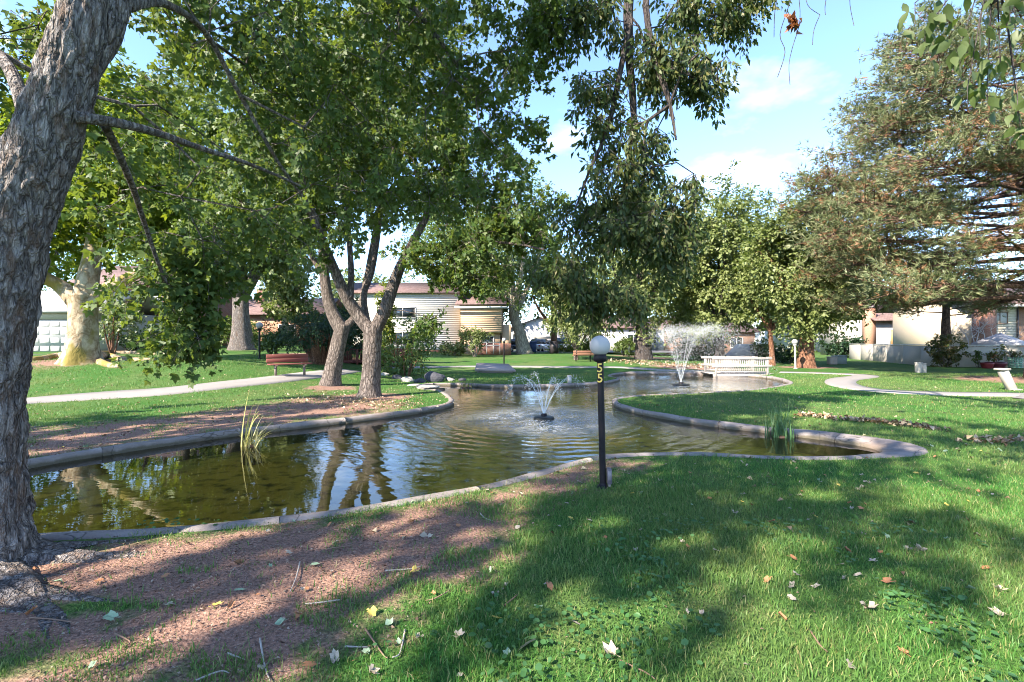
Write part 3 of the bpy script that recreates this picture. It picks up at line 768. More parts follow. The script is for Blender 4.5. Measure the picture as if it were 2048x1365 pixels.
ellsB = [(Bp(740, 250, 14), (3.8, 3.2, 2.6)), (Bp(560, 330, 13), (2.2, 2.0, 1.7)), (Bp(930, 320, 13.6), (2.3, 2.0, 1.6)), (Bp(740, 40, 14.5), (3.2, 3.0, 2.0)),
         (Bp(920, 500, 13.2), (2.0, 1.5, 0.95), 6), (Bp(540, 460, 13.4), (1.1, 1.2, 0.7)), (Bp(1040, 430, 13.2), (1.6, 1.2, 1.0), 5.5), (Bp(640, 470, 12.6), (1.0, 0.8, 0.5), 1.2), (Bp(860, 640, 12.9), (0.55, 0.5, 0.35), 0.6), (Bp(940, 560, 13.0), (0.8, 0.7, 0.3), 0.7), (Bp(700, -160, 14.5), (2.4, 2.4, 1.6))]
make_tree('maple_tree', 'forked maple on the kerbed point, trunk with a round knot hole', (limbsB[0][0][0][0], YB, 0), limbsB, ellsB, 820, 54000, L_MAPLE, B_MID, LOBED3, 0.096, 21, spread=0.32, sides=24, flare=0.55, tipr=0.009, droop=0.5, sag=0.1, knobs=0.05, twigs=True)
YC = 16.7
limbsC = [([Bp(660, 782, YC), Bp(664, 750, YC), Bp(672, 710, YC), Bp(682, 670, YC), Bp(686, 650, YC)], [0.38, 0.30, 0.27, 0.26, 0.25]),
          ([Bp(684, 660, YC), Bp(664, 625, YC), Bp(652, 580, YC), Bp(648, 530, YC), Bp(640, 420, 17), Bp(630, 300, 17.4)], [0.25, 0.21, 0.18, 0.16, 0.11, 0.06]),
          ([Bp(688, 655, YC), Bp(706, 640, 16.9), Bp(722, 610, 17.2), Bp(740, 520, 17.6), Bp(760, 400, 18)], [0.15, 0.13, 0.12, 0.1, 0.05]),
          ([Bp(650, 560, YC), Bp(628, 520, 16.6), Bp(600, 470, 16.4), Bp(560, 400, 16.2)], [0.11, 0.09, 0.07, 0.04])]
ellsC = [(Bp(600, 330, 17), (3.2, 3, 2.4)), (Bp(480, 430, 16.5), (2.0, 2.0, 1.5)), (Bp(700, 250, 18), (3.0, 3, 2.6)), (Bp(520, 240, 17), (2.4, 2.4, 2))]
make_tree('maple_tree', 'maple with slim curved trunk just behind the knot-holed one', (limbsC[0][0][0][0], YC, 0), limbsC, ellsC, 400, 20000, L_MID, B_MID, LOBED3, 0.13, 22, spread=0.42, sides=20, flare=0.5, tipr=0.011, droop=0.4, sag=0.08)

# ------------------------------------------------------------------ sycamore beyond the path
bs = G(163, 726); YS = bs.y
def S(px, py, y=None): return np.array(P(px, py, y or YS))
limbsS = [([S(163, 735), S(164, 700), S(166, 660), S(167, 620), S(166, 590)], [0.60, 0.52, 0.47, 0.46, 0.50]),
          ([S(150, 600), S(120, 572), S(70, 545, YS - .5), S(0, 500, YS - 1), S(-80, 400, YS - 1)], [0.32, 0.24, 0.2, 0.15, 0.08]),
          ([S(170, 605), S(176, 560), S(185, 510, YS + .4), S(190, 430, YS + .6), S(170, 300, YS + 1)], [0.42, 0.34, 0.3, 0.22, 0.1]),
          ([S(182, 605), S(210, 580), S(260, 555, YS - .6), S(330, 520, YS - 1.4), S(420, 470, YS - 2)], [0.3, 0.23, 0.19, 0.14, 0.07])]
ellsS = [(S(60, 470), (2.6, 2.4, 1.5)), (S(190, 380), (3.4, 3, 2.2)), (S(330, 450), (2.0, 2, 1.4)), (S(40, 300), (3, 3, 2)), (S(180, 250), (3.4, 3, 2)), (S(330, 330, YS - 1), (2.4, 2, 1.6)), (S(320, 540, YS - 1), (1.0, 1.0, 0.5))]
syc, _ = make_tree('sycamore_tree', 'stout sycamore with flaking tan and yellow-stained bark beside the pale garage', tuple(bs), limbsS, ellsS, 420, 18000, L_SYC, B_SYC, LOBED3, 0.19, 31, spread=0.5, sides=28, flare=0.6, tipr=0.014, droop=0.4, knobs=0.05)
for pxs in [[(120, 715), (85, 720), (40, 722)], [(215, 716), (250, 722), (310, 722)], [(185, 722), (215, 733), (240, 736)], [(200, 710), (280, 708), (350, 712)]]:
    pts = [np.array([bs.x, bs.y, bs.z + 0.25])] + [np.array(G(*p)) + [0, 0, 0.04] for p in pxs]
    mb = MB(); add_limb(mb, np.array(pts) - np.array(bs), [0.4, 0.2, 0.13, 0.06], 8, rng, 0, 0.1); mb.build('root', B_SYC, syc, True)
# ------------------------------------------------------------------ ash whose boughs hang into the view from the top; its trunk stands behind the camera
def H(px, py, y): return np.array(P(px, py, y))
tr0 = np.array([5.4, -1.6, 0.0])
limbsH = [([tr0 + [0, 0, -.1], tr0 + [-0.1, 0.1, 2.2], tr0 + [-0.2, 0.4, 4.5], tr0 + [-0.6, 1.2, 7.5], tr0 + [-1.0, 2.0, 10.5]], [0.42, 0.33, 0.30, 0.24, 0.14]),
          ([tr0 + [-0.6, 1.2, 7.4], np.array([4.0, 2.5, 9.6]), np.array([3.0, 5.2, 10.3]), np.array([2.3, 7.2, 9.6]), H(1262, -40, 8.0), H(1258, 100, 8.1), H(1266, 200, 8.1), H(1270, 300, 8.2)], [0.18, 0.15, 0.13, 0.11, 0.09, 0.075, 0.06, 0.03]),
          ([H(1262, 40, 8.0), H(1235, 170, 8.0), H(1215, 260, 8.0), H(1180, 340, 8.0), H(1150, 420, 7.9)], [0.05, 0.045, 0.036, 0.026, 0.012]),
          ([np.array([2.3, 7.2, 9.6]), H(1292, -20, 7.8), H(1312, 120, 7.8), H(1340, 210, 7.7), H(1352, 280, 7.6)], [0.065, 0.055, 0.045, 0.032, 0.015]),
          ([H(1268, 230, 8.1), H(1255, 340, 8.3), H(1240, 430, 8.4), H(1225, 520, 8.5)], [0.045, 0.035, 0.025, 0.012]),
          ([tr0 + [-0.3, 0.6, 5.4], np.array([5.6, 1.6, 6.6]), np.array([5.4, 3.8, 6.6]), H(2030, -60, 3.5), H(1985, 0, 3.4)], [0.12, 0.09, 0.06, 0.03, 0.012]),
          ([tr0 + [-0.5, 1.0, 6.6], np.array([7.5, -1.5, 9.0]), np.array([9.5, -2.0, 10.0])], [0.14, 0.09, 0.04]),
          ([tr0 + [-0.5, 1.0, 6.6], np.array([3.4, -2.2, 8.8]), np.array([1.4, -3.2, 9.8])], [0.14, 0.09, 0.04]),
          ([np.array([3.0, 5.2, 10.3]), np.array([4.2, 7.6, 10.0]), H(1470, -20, 8.6)], [0.06, 0.04, 0.015])]
ellsH = [(H(1262, 300, 8.1), (0.95, 0.8, 0.8), 1.8), (H(1250, 440, 8.3), (1.35, 0.9, 0.75), 3.4), (H(1130, 540, 8.2), (0.75, 0.6, 0.4), 1.1), (H(1220, 590, 8.3), (0.95, 0.6, 0.35), 1.3), (H(1350, 480, 8.3), (0.55, 0.5, 0.75), 1.2),
         (H(1200, 180, 8), (0.55, 0.6, 0.6), 0.7), (H(1340, 110, 7.9), (0.8, 0.7, 0.85), 1.6), (H(1410, 150, 7.9), (0.35, 0.4, 0.45), 0.5), (H(1190, 30, 8), (0.9, 0.7, 0.4), 1.0), (H(1420, 5, 8.2), (0.9, 0.6, 0.4), 1.3), (H(1110, 40, 8.2), (0.6, 0.6, 0.45), 0.9), (H(1480, 20, 8.4), (0.45, 0.5, 0.45), 0.6), (H(1385, 370, 8.0), (0.22, 0.3, 0.35), 0.25),
         ((3.4, 3.5, 10.2), (2.0, 2.0, 0.9), 1.2), ((1.6, -2.6, 10), (3.0, 2.4, 1.4), 1.6), ((7.8, -1.6, 10), (2.8, 2.6, 1.5), 1.4), ((4.6, 0.4, 11.2), (3.0, 2.6, 1.3), 1.4)]
ash, attH = make_tree('ash_tree', 'tree of small narrow leaves whose dark boughs hang down against the sky', tuple(tr0), limbsH, ellsH, 760, 36000, L_ASH, B_DARK, kite(0.42, 0.06, 0.2), 0.094, 41, spread=0.18, sides=16, flare=0.4, tipr=0.006, droop=0.9, up=0.35, sag=-0.05, flat_=1.1, seg=0.3, twigs=True)
# the large near leaves of its low bough, one by one
lf = kite(0.56, 0.07, 0.18)
TV = np.array([(0, 0, 0), (-0.2, 0.25, 0.05), (-0.25, 0.52, 0.04), (0, 1, -0.16), (0.25, 0.52, 0.04), (0.2, 0.25, 0.05), (0, 0.5, 0)])
TFt = np.array([[0, 6, 1], [1, 6, 2], [2, 6, 3], [3, 6, 4], [4, 6, 5], [5, 6, 0]])
leaf_me = fast_mesh('leaf', TV, [TFt]); leaf_me.materials.append(L_ASH)
rr = np.random.default_rng(5)
sprays = [((1830, 20), 0.20, 9), ((1850, 75), 0.16, 9), ((1920, 110), 0.22, 14), ((1960, 60), 0.25, 14), ((2000, 120), 0.24, 16), ((2030, 40), 0.22, 14), ((1935, 190), 0.13, 8), ((1975, 150), 0.18, 12), ((2035, 200), 0.16, 14), ((2040, 260), 0.10, 9), ((1890, 15), 0.14, 8), ((1975, 170), 0.2, 8), ((2020, 0), .25, 12)]
twigs = MB(); b0 = H(1990, -20, 3.4)
for (px, py), sp, n in sprays:
    c = H(px, py, 3.35 + rr.uniform(-0.2, 0.2)); sp = sp * 0.72
    twigs.tube(np.array([b0 + [0, 0, 0.15], (b0 + c) / 2 + [0, 0, 0.22], c + [0, 0, 0.05], c + [0, 0, -sp]]) - tr0, [0.007, 0.005, 0.0035, 0.002], 4, False)
    for _ in range(n):
        q = c + rr.normal(size=3) * sp * [0.55, 0.55, 0.6]
        o = link('leaf', leaf_me, None, ash); o.location = Vector(q - tr0)
        d = Vector((rr.normal() * 0.5, rr.normal() * 0.5, -0.8 + rr.normal() * 0.35))
        o.rotation_euler = (d.to_track_quat('Y', 'Z') @ Matrix.Rotation(rr.uniform(-1.2, 1.2), 3, 'Y').to_quaternion()).to_euler()
        s_ = rr.uniform(0.085, 0.135); o.scale = (s_, s_, s_)
twigs.build('twig', B_DARK, ash)
# bare dead twigs with one withered leaf bunch against the sky
tw = thing('dead_twig', 'bare drooping twigs with one rusty withered leaf bunch against the sky', 'twig', tuple(H(1580, -30, 6.0)))
o0 = H(1580, -30, 6.0)
mb = MB()
for line in ([(1590, -30), (1575, 20), (1560, 70), (1570, 105), (1555, 155)], [(1595, -30), (1600, 40), (1585, 95), (1578, 130), (1580, 170)], [(1610, -30), (1615, 10), (1640, 30)], [(1700, -30), (1700, 10), (1708, 52)], [(1560, -30), (1550, 20), (1548, 75)], [(1655, -20), (1650, 15), (1651, 30)], [(1640, 30), (1628, 60), (1625, 90)], [(1590, 30), (1595, 45), (1590, 60)]):
    mb.tube(smooth_line([H(a, b, 6.0 + 0.05 * math.sin(a)) - o0 for a, b in line], 4), 0.0045, 4, False)
mb.build('twig_stem', B_DARK, tw)
n = 26; cs = H(1588, 45, 6.0) - o0 + rr.normal(size=(n, 3)) * [0.035, 0.03, 0.05]
link('withered_leaves', scatter_mesh('withered_leaves', cs, rand_dir(n, rr), rand_dir(n, rr) + [0, 0, -0.6], 0.11, kite(0.6, 0.2, 0.35)), mat_leaf('withered', [(0.2, 0.07, 0.03), (0.32, 0.14, 0.06)], 0.25, tcol=(0.4, 0.15, 0.05)), tw)

# ------------------------------------------------------------------ shade tree behind the camera, throwing the dappled shade over the near lawn
def shade(base, h, cr, seed, label, lean=(0, 0), nleaf=5200):
    auto_tree('maple_tree', label, base, h, 0.35, cr, h * 0.45, seed, L_MAPLE, B_GREY, KITE, 0.2, 85, nleaf, 5, lean, spread=0.32)
shade((-9.0, -5.5, 0), 12.5, 4.6, 51, 'leafy maple behind the lawn, shading the grass by the lamp post')
shade((-13.5, 3.2, 0), 10.5, 4.0, 52, 'maple beyond the side of the pond, shading its far bank', nleaf=8000)

# ------------------------------------------------------------------ trees beyond the pond
def gb(px, py, Y=None):
    """foot of a tree: sight line at px, at distance Y (or where py meets the ground)"""
    if Y is None: return tuple(G(px, py))
    x = (px - CX) / F * Y; return (x, Y, float(gz(x, Y)))
def top(py, Y, b): return EYE - (py - CY) / F * Y - b[2]
GRP = 'trees beyond the pond'
T = [ # name, label, px, Y, topy, botcrown_y, crown half-width px, trunk r, leaf, bark, lsize, nattr, nleaf, lean px, extra
 ('ash_tree', 'leaning pale-trunked tree beside the tan house', 1048, 46, 340, 640, 128, 0.55, L_MID, B_PALE, 0.25, 170, 14000, -30),
 ('ash_tree', 'rust-trunked tree behind the dark rubbish bin', 1108, 50, 470, 640, 75, 0.35, L_MID, B_RED, 0.32, 100, 6500, 0),
 ('small_tree', 'small bushy tree of several thin stems behind the dark bench', 1152, 36, 540, 678, 85, 0.16, L_LIGHT, B_MID, 0.15, 130, 14000, 0),
 ('elm_tree', 'dark-trunked broad tree with dry twigs beyond the tall fountain', 1288, 38, 350, 665, 135, 0.55, L_LIGHT, B_DARK, 0.22, 220, 22000, -8),
 ('locust_tree', 'sunlit round tree standing behind the spray', 1440, 37, 368, 690, 118, 0.3, L_LIGHT, B_DARK, 0.215, 260, 32000, 0),
 ('locust_tree', 'slim red-stemmed tree behind the end of the white bridge', 1545, 32.5, 450, 668, 75, 0.17, L_LIGHT, B_RED, 0.19, 120, 12000, -6),
 ('locust_tree', 'tall sunlit tree with rusty trunk beside the white lamp', 1612, 29, 356, 672, 128, 0.40, L_LIGHT, B_RED, 0.185, 280, 34000, 4),
 ('locust_tree', 'dense green tree between the white bridge and the houses', 1370, 46, 430, 690, 90, 0.3, L_LIGHT, B_DARK, 0.22, 120, 13000, 0),
 ('far_tree', 'far green tree behind the fence end', 1690, 60, 520, 700, 75, 0.3, L_MID, B_DARK, 0.36, 80, 6000, 0),
 ('far_tree', 'far bluish tree poking above the sunlit round trees', 1660, 70, 340, 690, 100, 0.4, L_MID, B_DARK, 0.45, 90, 6000, 0),
 ('far_tree', 'far tree above the tan house roof', 985, 70, 430, 660, 120, 0.4, L_LIGHT, B_DARK, 0.42, 100, 7000, 0),
 ('poplar_tree', 'far silvery tree behind the dark juniper', 570, 44, 410, 655, 75, 0.35, L_LIGHT, B_PALE, 0.30, 140, 11000, 0),
 ('cottonwood_tree', 'thick grey flared trunk with loose crown behind the path lamp', 482, 33, 300, 600, 130, 0.62, L_LIGHT, B_GREY, 0.26, 160, 12000, 0),
 ('linden_tree', 'sunlit linden between the sycamore and the cottonwood', 370, 28, 90, 590, 150, 0.3, L_LIGHT, B_MID, 0.22, 190, 16000, 0),
 ('linden_tree', 'tall linden behind the forked maples', 905, 52, 350, 620, 118, 0.3, L_MID, B_MID, 0.26, 150, 12000, 0),
 ('far_tree', 'far yellowish tree over the brick house', 330, 52, 300, 620, 150, 0.4, L_SYC, B_DARK, 0.36, 130, 9000, 0),
 ('far_tree', 'far tree behind the garage roof', 60, 56, 260, 600, 160, 0.4, L_SYC, B_DARK, 0.4, 120, 8000, 0),
 ('far_tree', 'far tree seen between the forked maple limbs', 720, 66, 540, 668, 110, 0.4, L_LIGHT, B_DARK, 0.42, 100, 7000, 0),
 ('far_tree', 'distant tree behind the white houses', 1215, 78, 470, 680, 120, 0.4, L_MID, B_DARK, 0.5, 90, 6500, 0),
 ('far_tree', 'distant tree behind the sunlit round tree', 1480, 72, 450, 690, 130, 0.4, L_MID, B_DARK, 0.48, 90, 6500, 0),
 ('far_tree', 'distant tree behind the chimneyed house', 1830, 80, 520, 660, 120, 0.4, L_MID, B_DARK, 0.48, 80, 6000, 0),
]
for i, (nm, lb, px, Y, ty, by, hw, tr_, lf_, bk, ls, na, nl, ln) in enumerate(T):
    b = gb(px, 0, Y); h = top(ty, Y, b); cz = top(by, Y, b); cr = hw / F * Y
    auto_tree(nm, lb, b, h, tr_, cr, max(0.6, cz), 60 + i, lf_, bk, KITE, ls, int(na * 1.7), int(nl * 1.1), 4, (ln / F * Y, 0), spread=cr * 0.15, group=None, sides=12, fork=0.24 if nm != 'small_tree' else 0.12)

# ------------------------------------------------------------------ pine
def pine(name, label, base, h, rad, seed, zlow, prof, nb, leaf, dead, tuftn, lean=(0, 0)):
    r = np.random.default_rng(seed); B0 = np.array(base, float)
    root = thing(name, label, 'pine', tuple(base))
    mb = MB(); n = 12
    tpts = [np.array([lean[0] * t * t, lean[1] * t, h * t - 0.1 * (t == 0)]) for t in np.linspace(0, 1, n)]
    add_limb(mb, tpts, [rad * (1 - 0.9 * t) for t in np.linspace(0, 1, n)], 14, r, 0.35, 0.05)
    tips, dirs = [], []; deadt, deadd = [], []
    for i in range(nb):
        t = zlow + (0.985 - zlow) * (i / nb) ** 0.9; z = h * t; L = prof(t) * r.uniform(0.75, 1.08)
        a = i * 2.39996 + r.uniform(-0.3, 0.3); st = np.array([lean[0] * t * t, lean[1] * t, z])
        d = np.array([math.cos(a), math.sin(a), 0]); rise = r.uniform(-0.06, 0.3) + (0.3 if t > 0.8 else 0) - (0.16 if t < 0.42 else 0)
        pts = [st, st + d * L * 0.35 + [0, 0, L * rise * 0.2], st + d * L * 0.7 + [0, 0, L * rise * 0.55], st + d * L + [0, 0, L * rise]]
        br = 0.03 + 0.075 * (1 - t) * L / 5
        mb.tube(smooth_line(pts, 3), np.linspace(br, 0.015, 10), 6, False)
        sub = int(8 + L * 4.2)
        for k in range(sub):
            u = r.uniform(0.3, 1.0) ** 0.8; j = min(2, int(u * 3)); f = u * 3 - j; q = pts[j] + (pts[j + 1] - pts[j]) * f
            sd = np.array([-d[1], d[0], 0]) * r.choice([-1, 1]) * r.uniform(0.4, 1.0) + d * r.uniform(0.3, 0.9) + [0, 0, r.uniform(-0.35, 0.6)]
            sl = L * r.uniform(0.16, 0.34) * (1.25 - 0.6 * u)
            e = q + sd / np.linalg.norm(sd) * sl
            mb.tube([q, (q + e) / 2 + [0, 0, -0.03], e], [0.022, 0.016, 0.01], 4, False)
            m_ = max(2, int(tuftn * (0.5 + sl))); rust = r.uniform() < 0.13
            for w in range(m_):
                uu = r.uniform(0.45, 1.08); p = q + (e - q) * uu + r.normal(size=3) * [0.19, 0.19, 0.15]
                dd = sd + r.normal(size=3) * 0.6 + [0, 0, 0.4]
                if (uu < 0.75 and r.uniform() < dead) or (rust and t < 0.6 and r.uniform() < 0.75): deadt.append(p); deadd.append(dd)
                else: tips.append(p); dirs.append(dd)
    mb.build('trunk', B_PINE, root, True)
    def tufts(nm, tp, dr, mat, per, ln_, wd):
        tp = np.repeat(np.array(tp), per, 0); dr = unit(np.repeat(np.array(dr), per, 0)); k = len(tp)
        al = unit(dr + r.normal(size=(k, 3)) * 0.45)
        T0 = np.array([(-0.5, 0, 0), (0.5, 0, 0), (0, 1, 0)])
        nr = rand_dir(k, r); y = al; z = unit(nr - y * (nr * y).sum(1)[:, None]); x = np.cross(y, z)
        ln2 = ln_ * r.uniform(0.7, 1.2, k)[:, None]
        V = np.stack([tp - x * wd / 2, tp + x * wd / 2, tp + y * ln2 + [0, 0, -0.02]], 1).reshape(-1, 3)
        o = link(nm, fast_mesh(nm, V, [np.arange(3 * k).reshape(-1, 3)]), mat, root); tag(o, kind='stuff')
    tufts('crown', tips, dirs, leaf, 7, 0.28, 0.034)
    if deadt: tufts('dead_needles', deadt, deadd, L_PINEDEAD, 7, 0.26, 0.028)
    return root
bp = (22.9, 20.6, 0.0)
def prof_big(t):
    return np.interp(t, [0.2, 0.3, 0.45, 0.6, 0.75, 0.88, 1.0], [8.2, 9.4, 9.6, 8.6, 7.0, 4.8, 1.0])
pine('pine_tree', 'huge pine with drooping rusty inner needles above the walled gardens', bp, 17.0, 0.46, 71, 0.20, prof_big, 124, L_PINE, 0.26, 7.6, lean=(0.4, 0.3))
b2 = gb(1892, 0, 33)
pine('pine_tree', 'slimmer pine with red trunk rising behind the garden wall', b2, 8.2, 0.36, 72, 0.42, lambda t: np.interp(t, [0.3, 0.5, 0.8, 1], [3.2, 3.4, 2.4, 0.5]), 30, L_PINE, 0.3, 5.0)

# ------------------------------------------------------------------ shrubs
def shrub(name, label, base, w, h, seed, leaf, bark, lsize=0.09, nleaf=3500, nst=7, nattr=60, d=None, cat='shrub', tmpl=KITE, group=None, zc=0.55, spread=None, stem=0.018):
    r = np.random.default_rng(seed); b = np.array(base, float); d = d or w
    limbs = []
    for i in range(nst):
        a = r.uniform(0, 6.28); e = b + np.array([math.cos(a) * w * 0.3 * r.uniform(0.3, 1), math.sin(a) * d * 0.3 * r.uniform(0.3, 1), h * r.uniform(0.45, 0.75)])
        s0 = b + np.array([math.cos(a) * w * 0.05, math.sin(a) * d * 0.05, -0.05])
        limbs.append(([s0, (s0 + e) / 2 + np.array([math.cos(a), math.sin(a), 0.3]) * 0.04 * h, e], [stem * 1.3, stem, stem * 0.5]))
    ells = [(b + [0, 0, h * zc], (w / 2, d / 2, h * (1 - zc) * 1.0))]
    for i in range(4):
        u = r.normal(size=3); u /= np.linalg.norm(u); ells.append((b + [0, 0, h * zc] + u * np.array([w, d, h * 0.6]) * 0.3, (w * 0.25, d * 0.25, h * 0.22)))
    rt, _ = make_tree(name, label, tuple(b), limbs, ells, nattr, nleaf, leaf, bark, tmpl, lsize, seed, spread or w * 0.10, sides=6, flare=0, tipr=0.005, droop=0.2, group=group, cat=cat, crown='foliage', seg=0.3)
    for ch in rt.children:
        if ch.name.startswith('trunk'): ch.name = 'stems'
    return rt
def GG(px, Y): return gb(px, 0, Y)
shrub('leafy_shrub', 'loose leafy shrub with arching stems beside the stream rocks', gb(810, 752), 3.1, 2.7, 81, L_MID, B_RED, 0.11, 3600, 14, 90, zc=0.5)
jun = shrub('juniper_shrub', 'wide dark juniper on twisted red stems behind the red bench', GG(640, 23.5), 5.2, 2.7, 82, L_DARK, B_RED, 0.13, 9000, 9, 130, zc=0.62, tmpl=NARROW, stem=0.11, spread=0.36)
shrub('juniper_shrub', 'tall dark green conifer shrub behind the red footbridge', GG(700, 27), 3.0, 4.2, 83, L_DARK, B_RED, 0.16, 5500, 7, 80, zc=0.5, tmpl=NARROW, stem=0.06)
shrub('columnar_cypress', 'narrow yellow-green column of foliage against the house corner', GG(772, 30), 1.0, 5.6, 84, L_YEL, B_MID, 0.12, 5200, 3, 90, zc=0.5, cat='cypress', spread=0.2)
shrub('leafy_shrub', 'low yellowish shrub at the foot of the white wall', GG(905, 41), 2.4, 1.2, 85, L_LIGHT, B_MID, 0.14, 1800, 5, 40)
shrub('small_tree', 'grey-green bushy shrub before the tan gable', GG(950, 40), 2.6, 2.4, 86, L_LIGHT, B_PALE, 0.14, 2600, 6, 60, zc=0.65, stem=0.05)
hd = shrub('clipped_hedge', 'yellow-green hedge by the parked white car', GG(1150, 55), 6.5, 1.5, 87, L_YEL, B_MID, 0.17, 5000, 8, 90, d=1.6, cat='hedge', zc=0.45)
shrub('leafy_shrub', 'round dark shrub beside the yellow-green hedge', GG(1198, 52), 1.8, 1.7, 88, L_DARK, B_MID, 0.14, 1600, 5, 40)
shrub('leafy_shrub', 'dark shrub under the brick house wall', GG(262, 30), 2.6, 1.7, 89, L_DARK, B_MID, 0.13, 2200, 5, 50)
shrub('leafy_shrub', 'green bushy shrub beside the brick bay', GG(312, 29), 2.6, 1.5, 90, L_MID, B_MID, 0.13, 2200, 5, 50)
shrub('flowering_shrub', 'pale flowering bush on bare red stems by the garage corner', GG(225, 27), 2.4, 3.0, 91, mat_leaf('pale_leaf', [(0.12, 0.15, 0.06), (0.3, 0.33, 0.2)], 0.3), B_RED, 0.14, 2400, 5, 50, zc=0.68, stem=0.04)
shrub('climbing_shrub', 'bushy climber spilling over the pale garden wall', GG(1888, 30.0), 1.9, 2.3, 92, mat_leaf('rusty_leaf', [(0.03, 0.06, 0.02), (0.09, 0.09, 0.03), (0.2, 0.12, 0.04)], 0.2), B_MID, 0.13, 2800, 6, 60, zc=0.5)
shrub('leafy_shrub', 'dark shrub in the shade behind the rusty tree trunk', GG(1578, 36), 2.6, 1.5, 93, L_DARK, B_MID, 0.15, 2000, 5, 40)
shrub('leafy_shrub', 'bright bush beside the grey shed slope', GG(1530, 40), 2.0, 1.9, 94, L_LIGHT, B_MID, 0.16, 1700, 5, 40)
shrub('leafy_shrub', 'low dark shrub between the white house and the broad dark-trunked tree', GG(1250, 45), 2.4, 1.9, 95, L_MID, B_MID, 0.17, 1800, 5, 40)
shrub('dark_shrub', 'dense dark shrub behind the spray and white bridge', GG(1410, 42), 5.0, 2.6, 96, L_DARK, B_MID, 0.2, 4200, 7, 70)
shrub('dark_shrub', 'dark shrub massed at the end of the garden wall', GG(1690, 47), 3.6, 2.4, 97, L_DARK, B_MID, 0.2, 3000, 6, 60)
shrub('leafy_shrub', 'green undergrowth below the grey cottonwood trunk', GG(450, 36), 5.0, 2.2, 98, L_MID, B_MID, 0.17, 3600, 6, 60)
shrub('leafy_shrub', 'dusty green shrub under the path lamp', GG(545, 26), 2.2, 1.4, 99, L_MID, B_MID, 0.13, 2000, 5, 40)

# bare bleached branches leaning on the garden house
db = GG(1945, 33.5); dead = thing('dead_branch', 'tangle of bleached bare branches in front of the garden house', 'branch', db)
r = np.random.default_rng(3); mb = MB()
def fork(p, d, L, rad, lev):
    e = p + d * L; m_ = (p + e) / 2 + r.normal(size=3) * L * 0.06
    mb.tube([p, m_, e], [rad, rad * 0.85, rad * 0.65], 5, lev == 0)
    if lev < 4:
        for _ in range(r.integers(2, 4)):
            nd = unit(d + r.normal(size=3) * 0.55); fork(e, nd, L * r.uniform(0.55, 0.85), rad * 0.62, lev + 1)
for k in range(4): fork(np.array([0.15 * k, 0, 0.0]), unit(np.array([r.uniform(-0.5, 0.6), r.uniform(-0.3, 0.3), 1.0])), 1.3, 0.06, 0)
mb.build('bare_branches', mat_plain('bleached_wood', (0.5, 0.45, 0.42), 0.9), dead, True)
# ------------------------------------------------------------------ buildings
def mat_siding(name, col): return mat_plain(name, col, 0.75, 0.08, 1.5, 0.25, bump=0.05)
def mat_brick(name, c1, c2, mortar, scale=1.0):
    m = Mt(name); b = m.n('ShaderNodeTexBrick', Scale=scale, **{'Mortar__Size': 0.012, 'Brick__Width': 0.24, 'Row__Height': 0.08})
    t = m.n('ShaderNodeTexCoord').outputs['Object']; s_ = m.n('ShaderNodeSeparateXYZ'); m.l(t, s_.inputs[0])
    cb = m.n('ShaderNodeCombineXYZ'); m.l(m.math('ADD', s_.outputs[0], s_.outputs[1]), cb.inputs[0]); m.l(s_.outputs[2], cb.inputs[1]); m.l(cb.outputs[0], b.inputs['Vector'])
    b.inputs['Color1'].default_value = (*c1, 1); b.inputs['Color2'].default_value = (*c2, 1); b.inputs['Mortar'].default_value = (*mortar, 1)
    c = m.mix(m.math('MULTIPLY', m.noise(1.2, t, 4), 0.4), b.outputs['Color'], tuple(x * 0.6 for x in c1))
    return m.done(m.pr(c, 0.9, 0.15, m.bump(b.outputs['Fac'], -0.3, 0.01)))
M_WHITE = mat_siding('white_siding', (0.60, 0.575, 0.53)); M_TAN = mat_siding('tan_siding', (0.47, 0.33, 0.22)); M_CREAM = mat_siding('cream_siding', (0.56, 0.47, 0.36))
M_BRICK = mat_brick('red_brick', (0.26, 0.09, 0.06), (0.34, 0.14, 0.09), (0.32, 0.27, 0.23)); M_BRICK2 = mat_brick('orange_brick', (0.36, 0.16, 0.09), (0.45, 0.22, 0.13), (0.38, 0.32, 0.27))
M_STUCCO = mat_plain('pale_stucco', (0.43, 0.40, 0.36), 0.9, 0.12, 1.2, 0.15, bump=0.3); M_TRIM = mat_plain('white_trim', (0.52, 0.50, 0.47), 0.6, 0.06)
M_GREY = mat_siding('grey_siding', (0.42, 0.41, 0.42))
m = Mt('shingles'); t_ = m.obj(); b = m.n('ShaderNodeTexBrick', Scale=1.0, **{'Mortar__Size': 0.012, 'Brick__Width': 0.3, 'Row__Height': 0.16}); m.l(t_, b.inputs['Vector'])
b.inputs['Color1'].default_value = (0.14, 0.09, 0.085, 1); b.inputs['Color2'].default_value = (0.22, 0.15, 0.14, 1); b.inputs['Mortar'].default_value = (0.06, 0.04, 0.04, 1)
M_ROOF = m.done(m.pr(m.mix(m.math('MULTIPLY', m.noise(3, t_), 0.4), b.outputs['Color'], (0.1, 0.07, 0.07)), 0.9, 0.2, m.bump(b.outputs['Fac'], -0.4, 0.02)))
M_ROOFG = mat_plain('pale_shingles', (0.50, 0.47, 0.44), 0.9, 0.15, 5.0)
m = Mt('window_glass'); M_GLASS = m.done(m.pr((0.02, 0.026, 0.034), 0.05, 0.9))
M_BLIND = mat_plain('window_blind', (0.5, 0.46, 0.42), 0.7, 0.1)

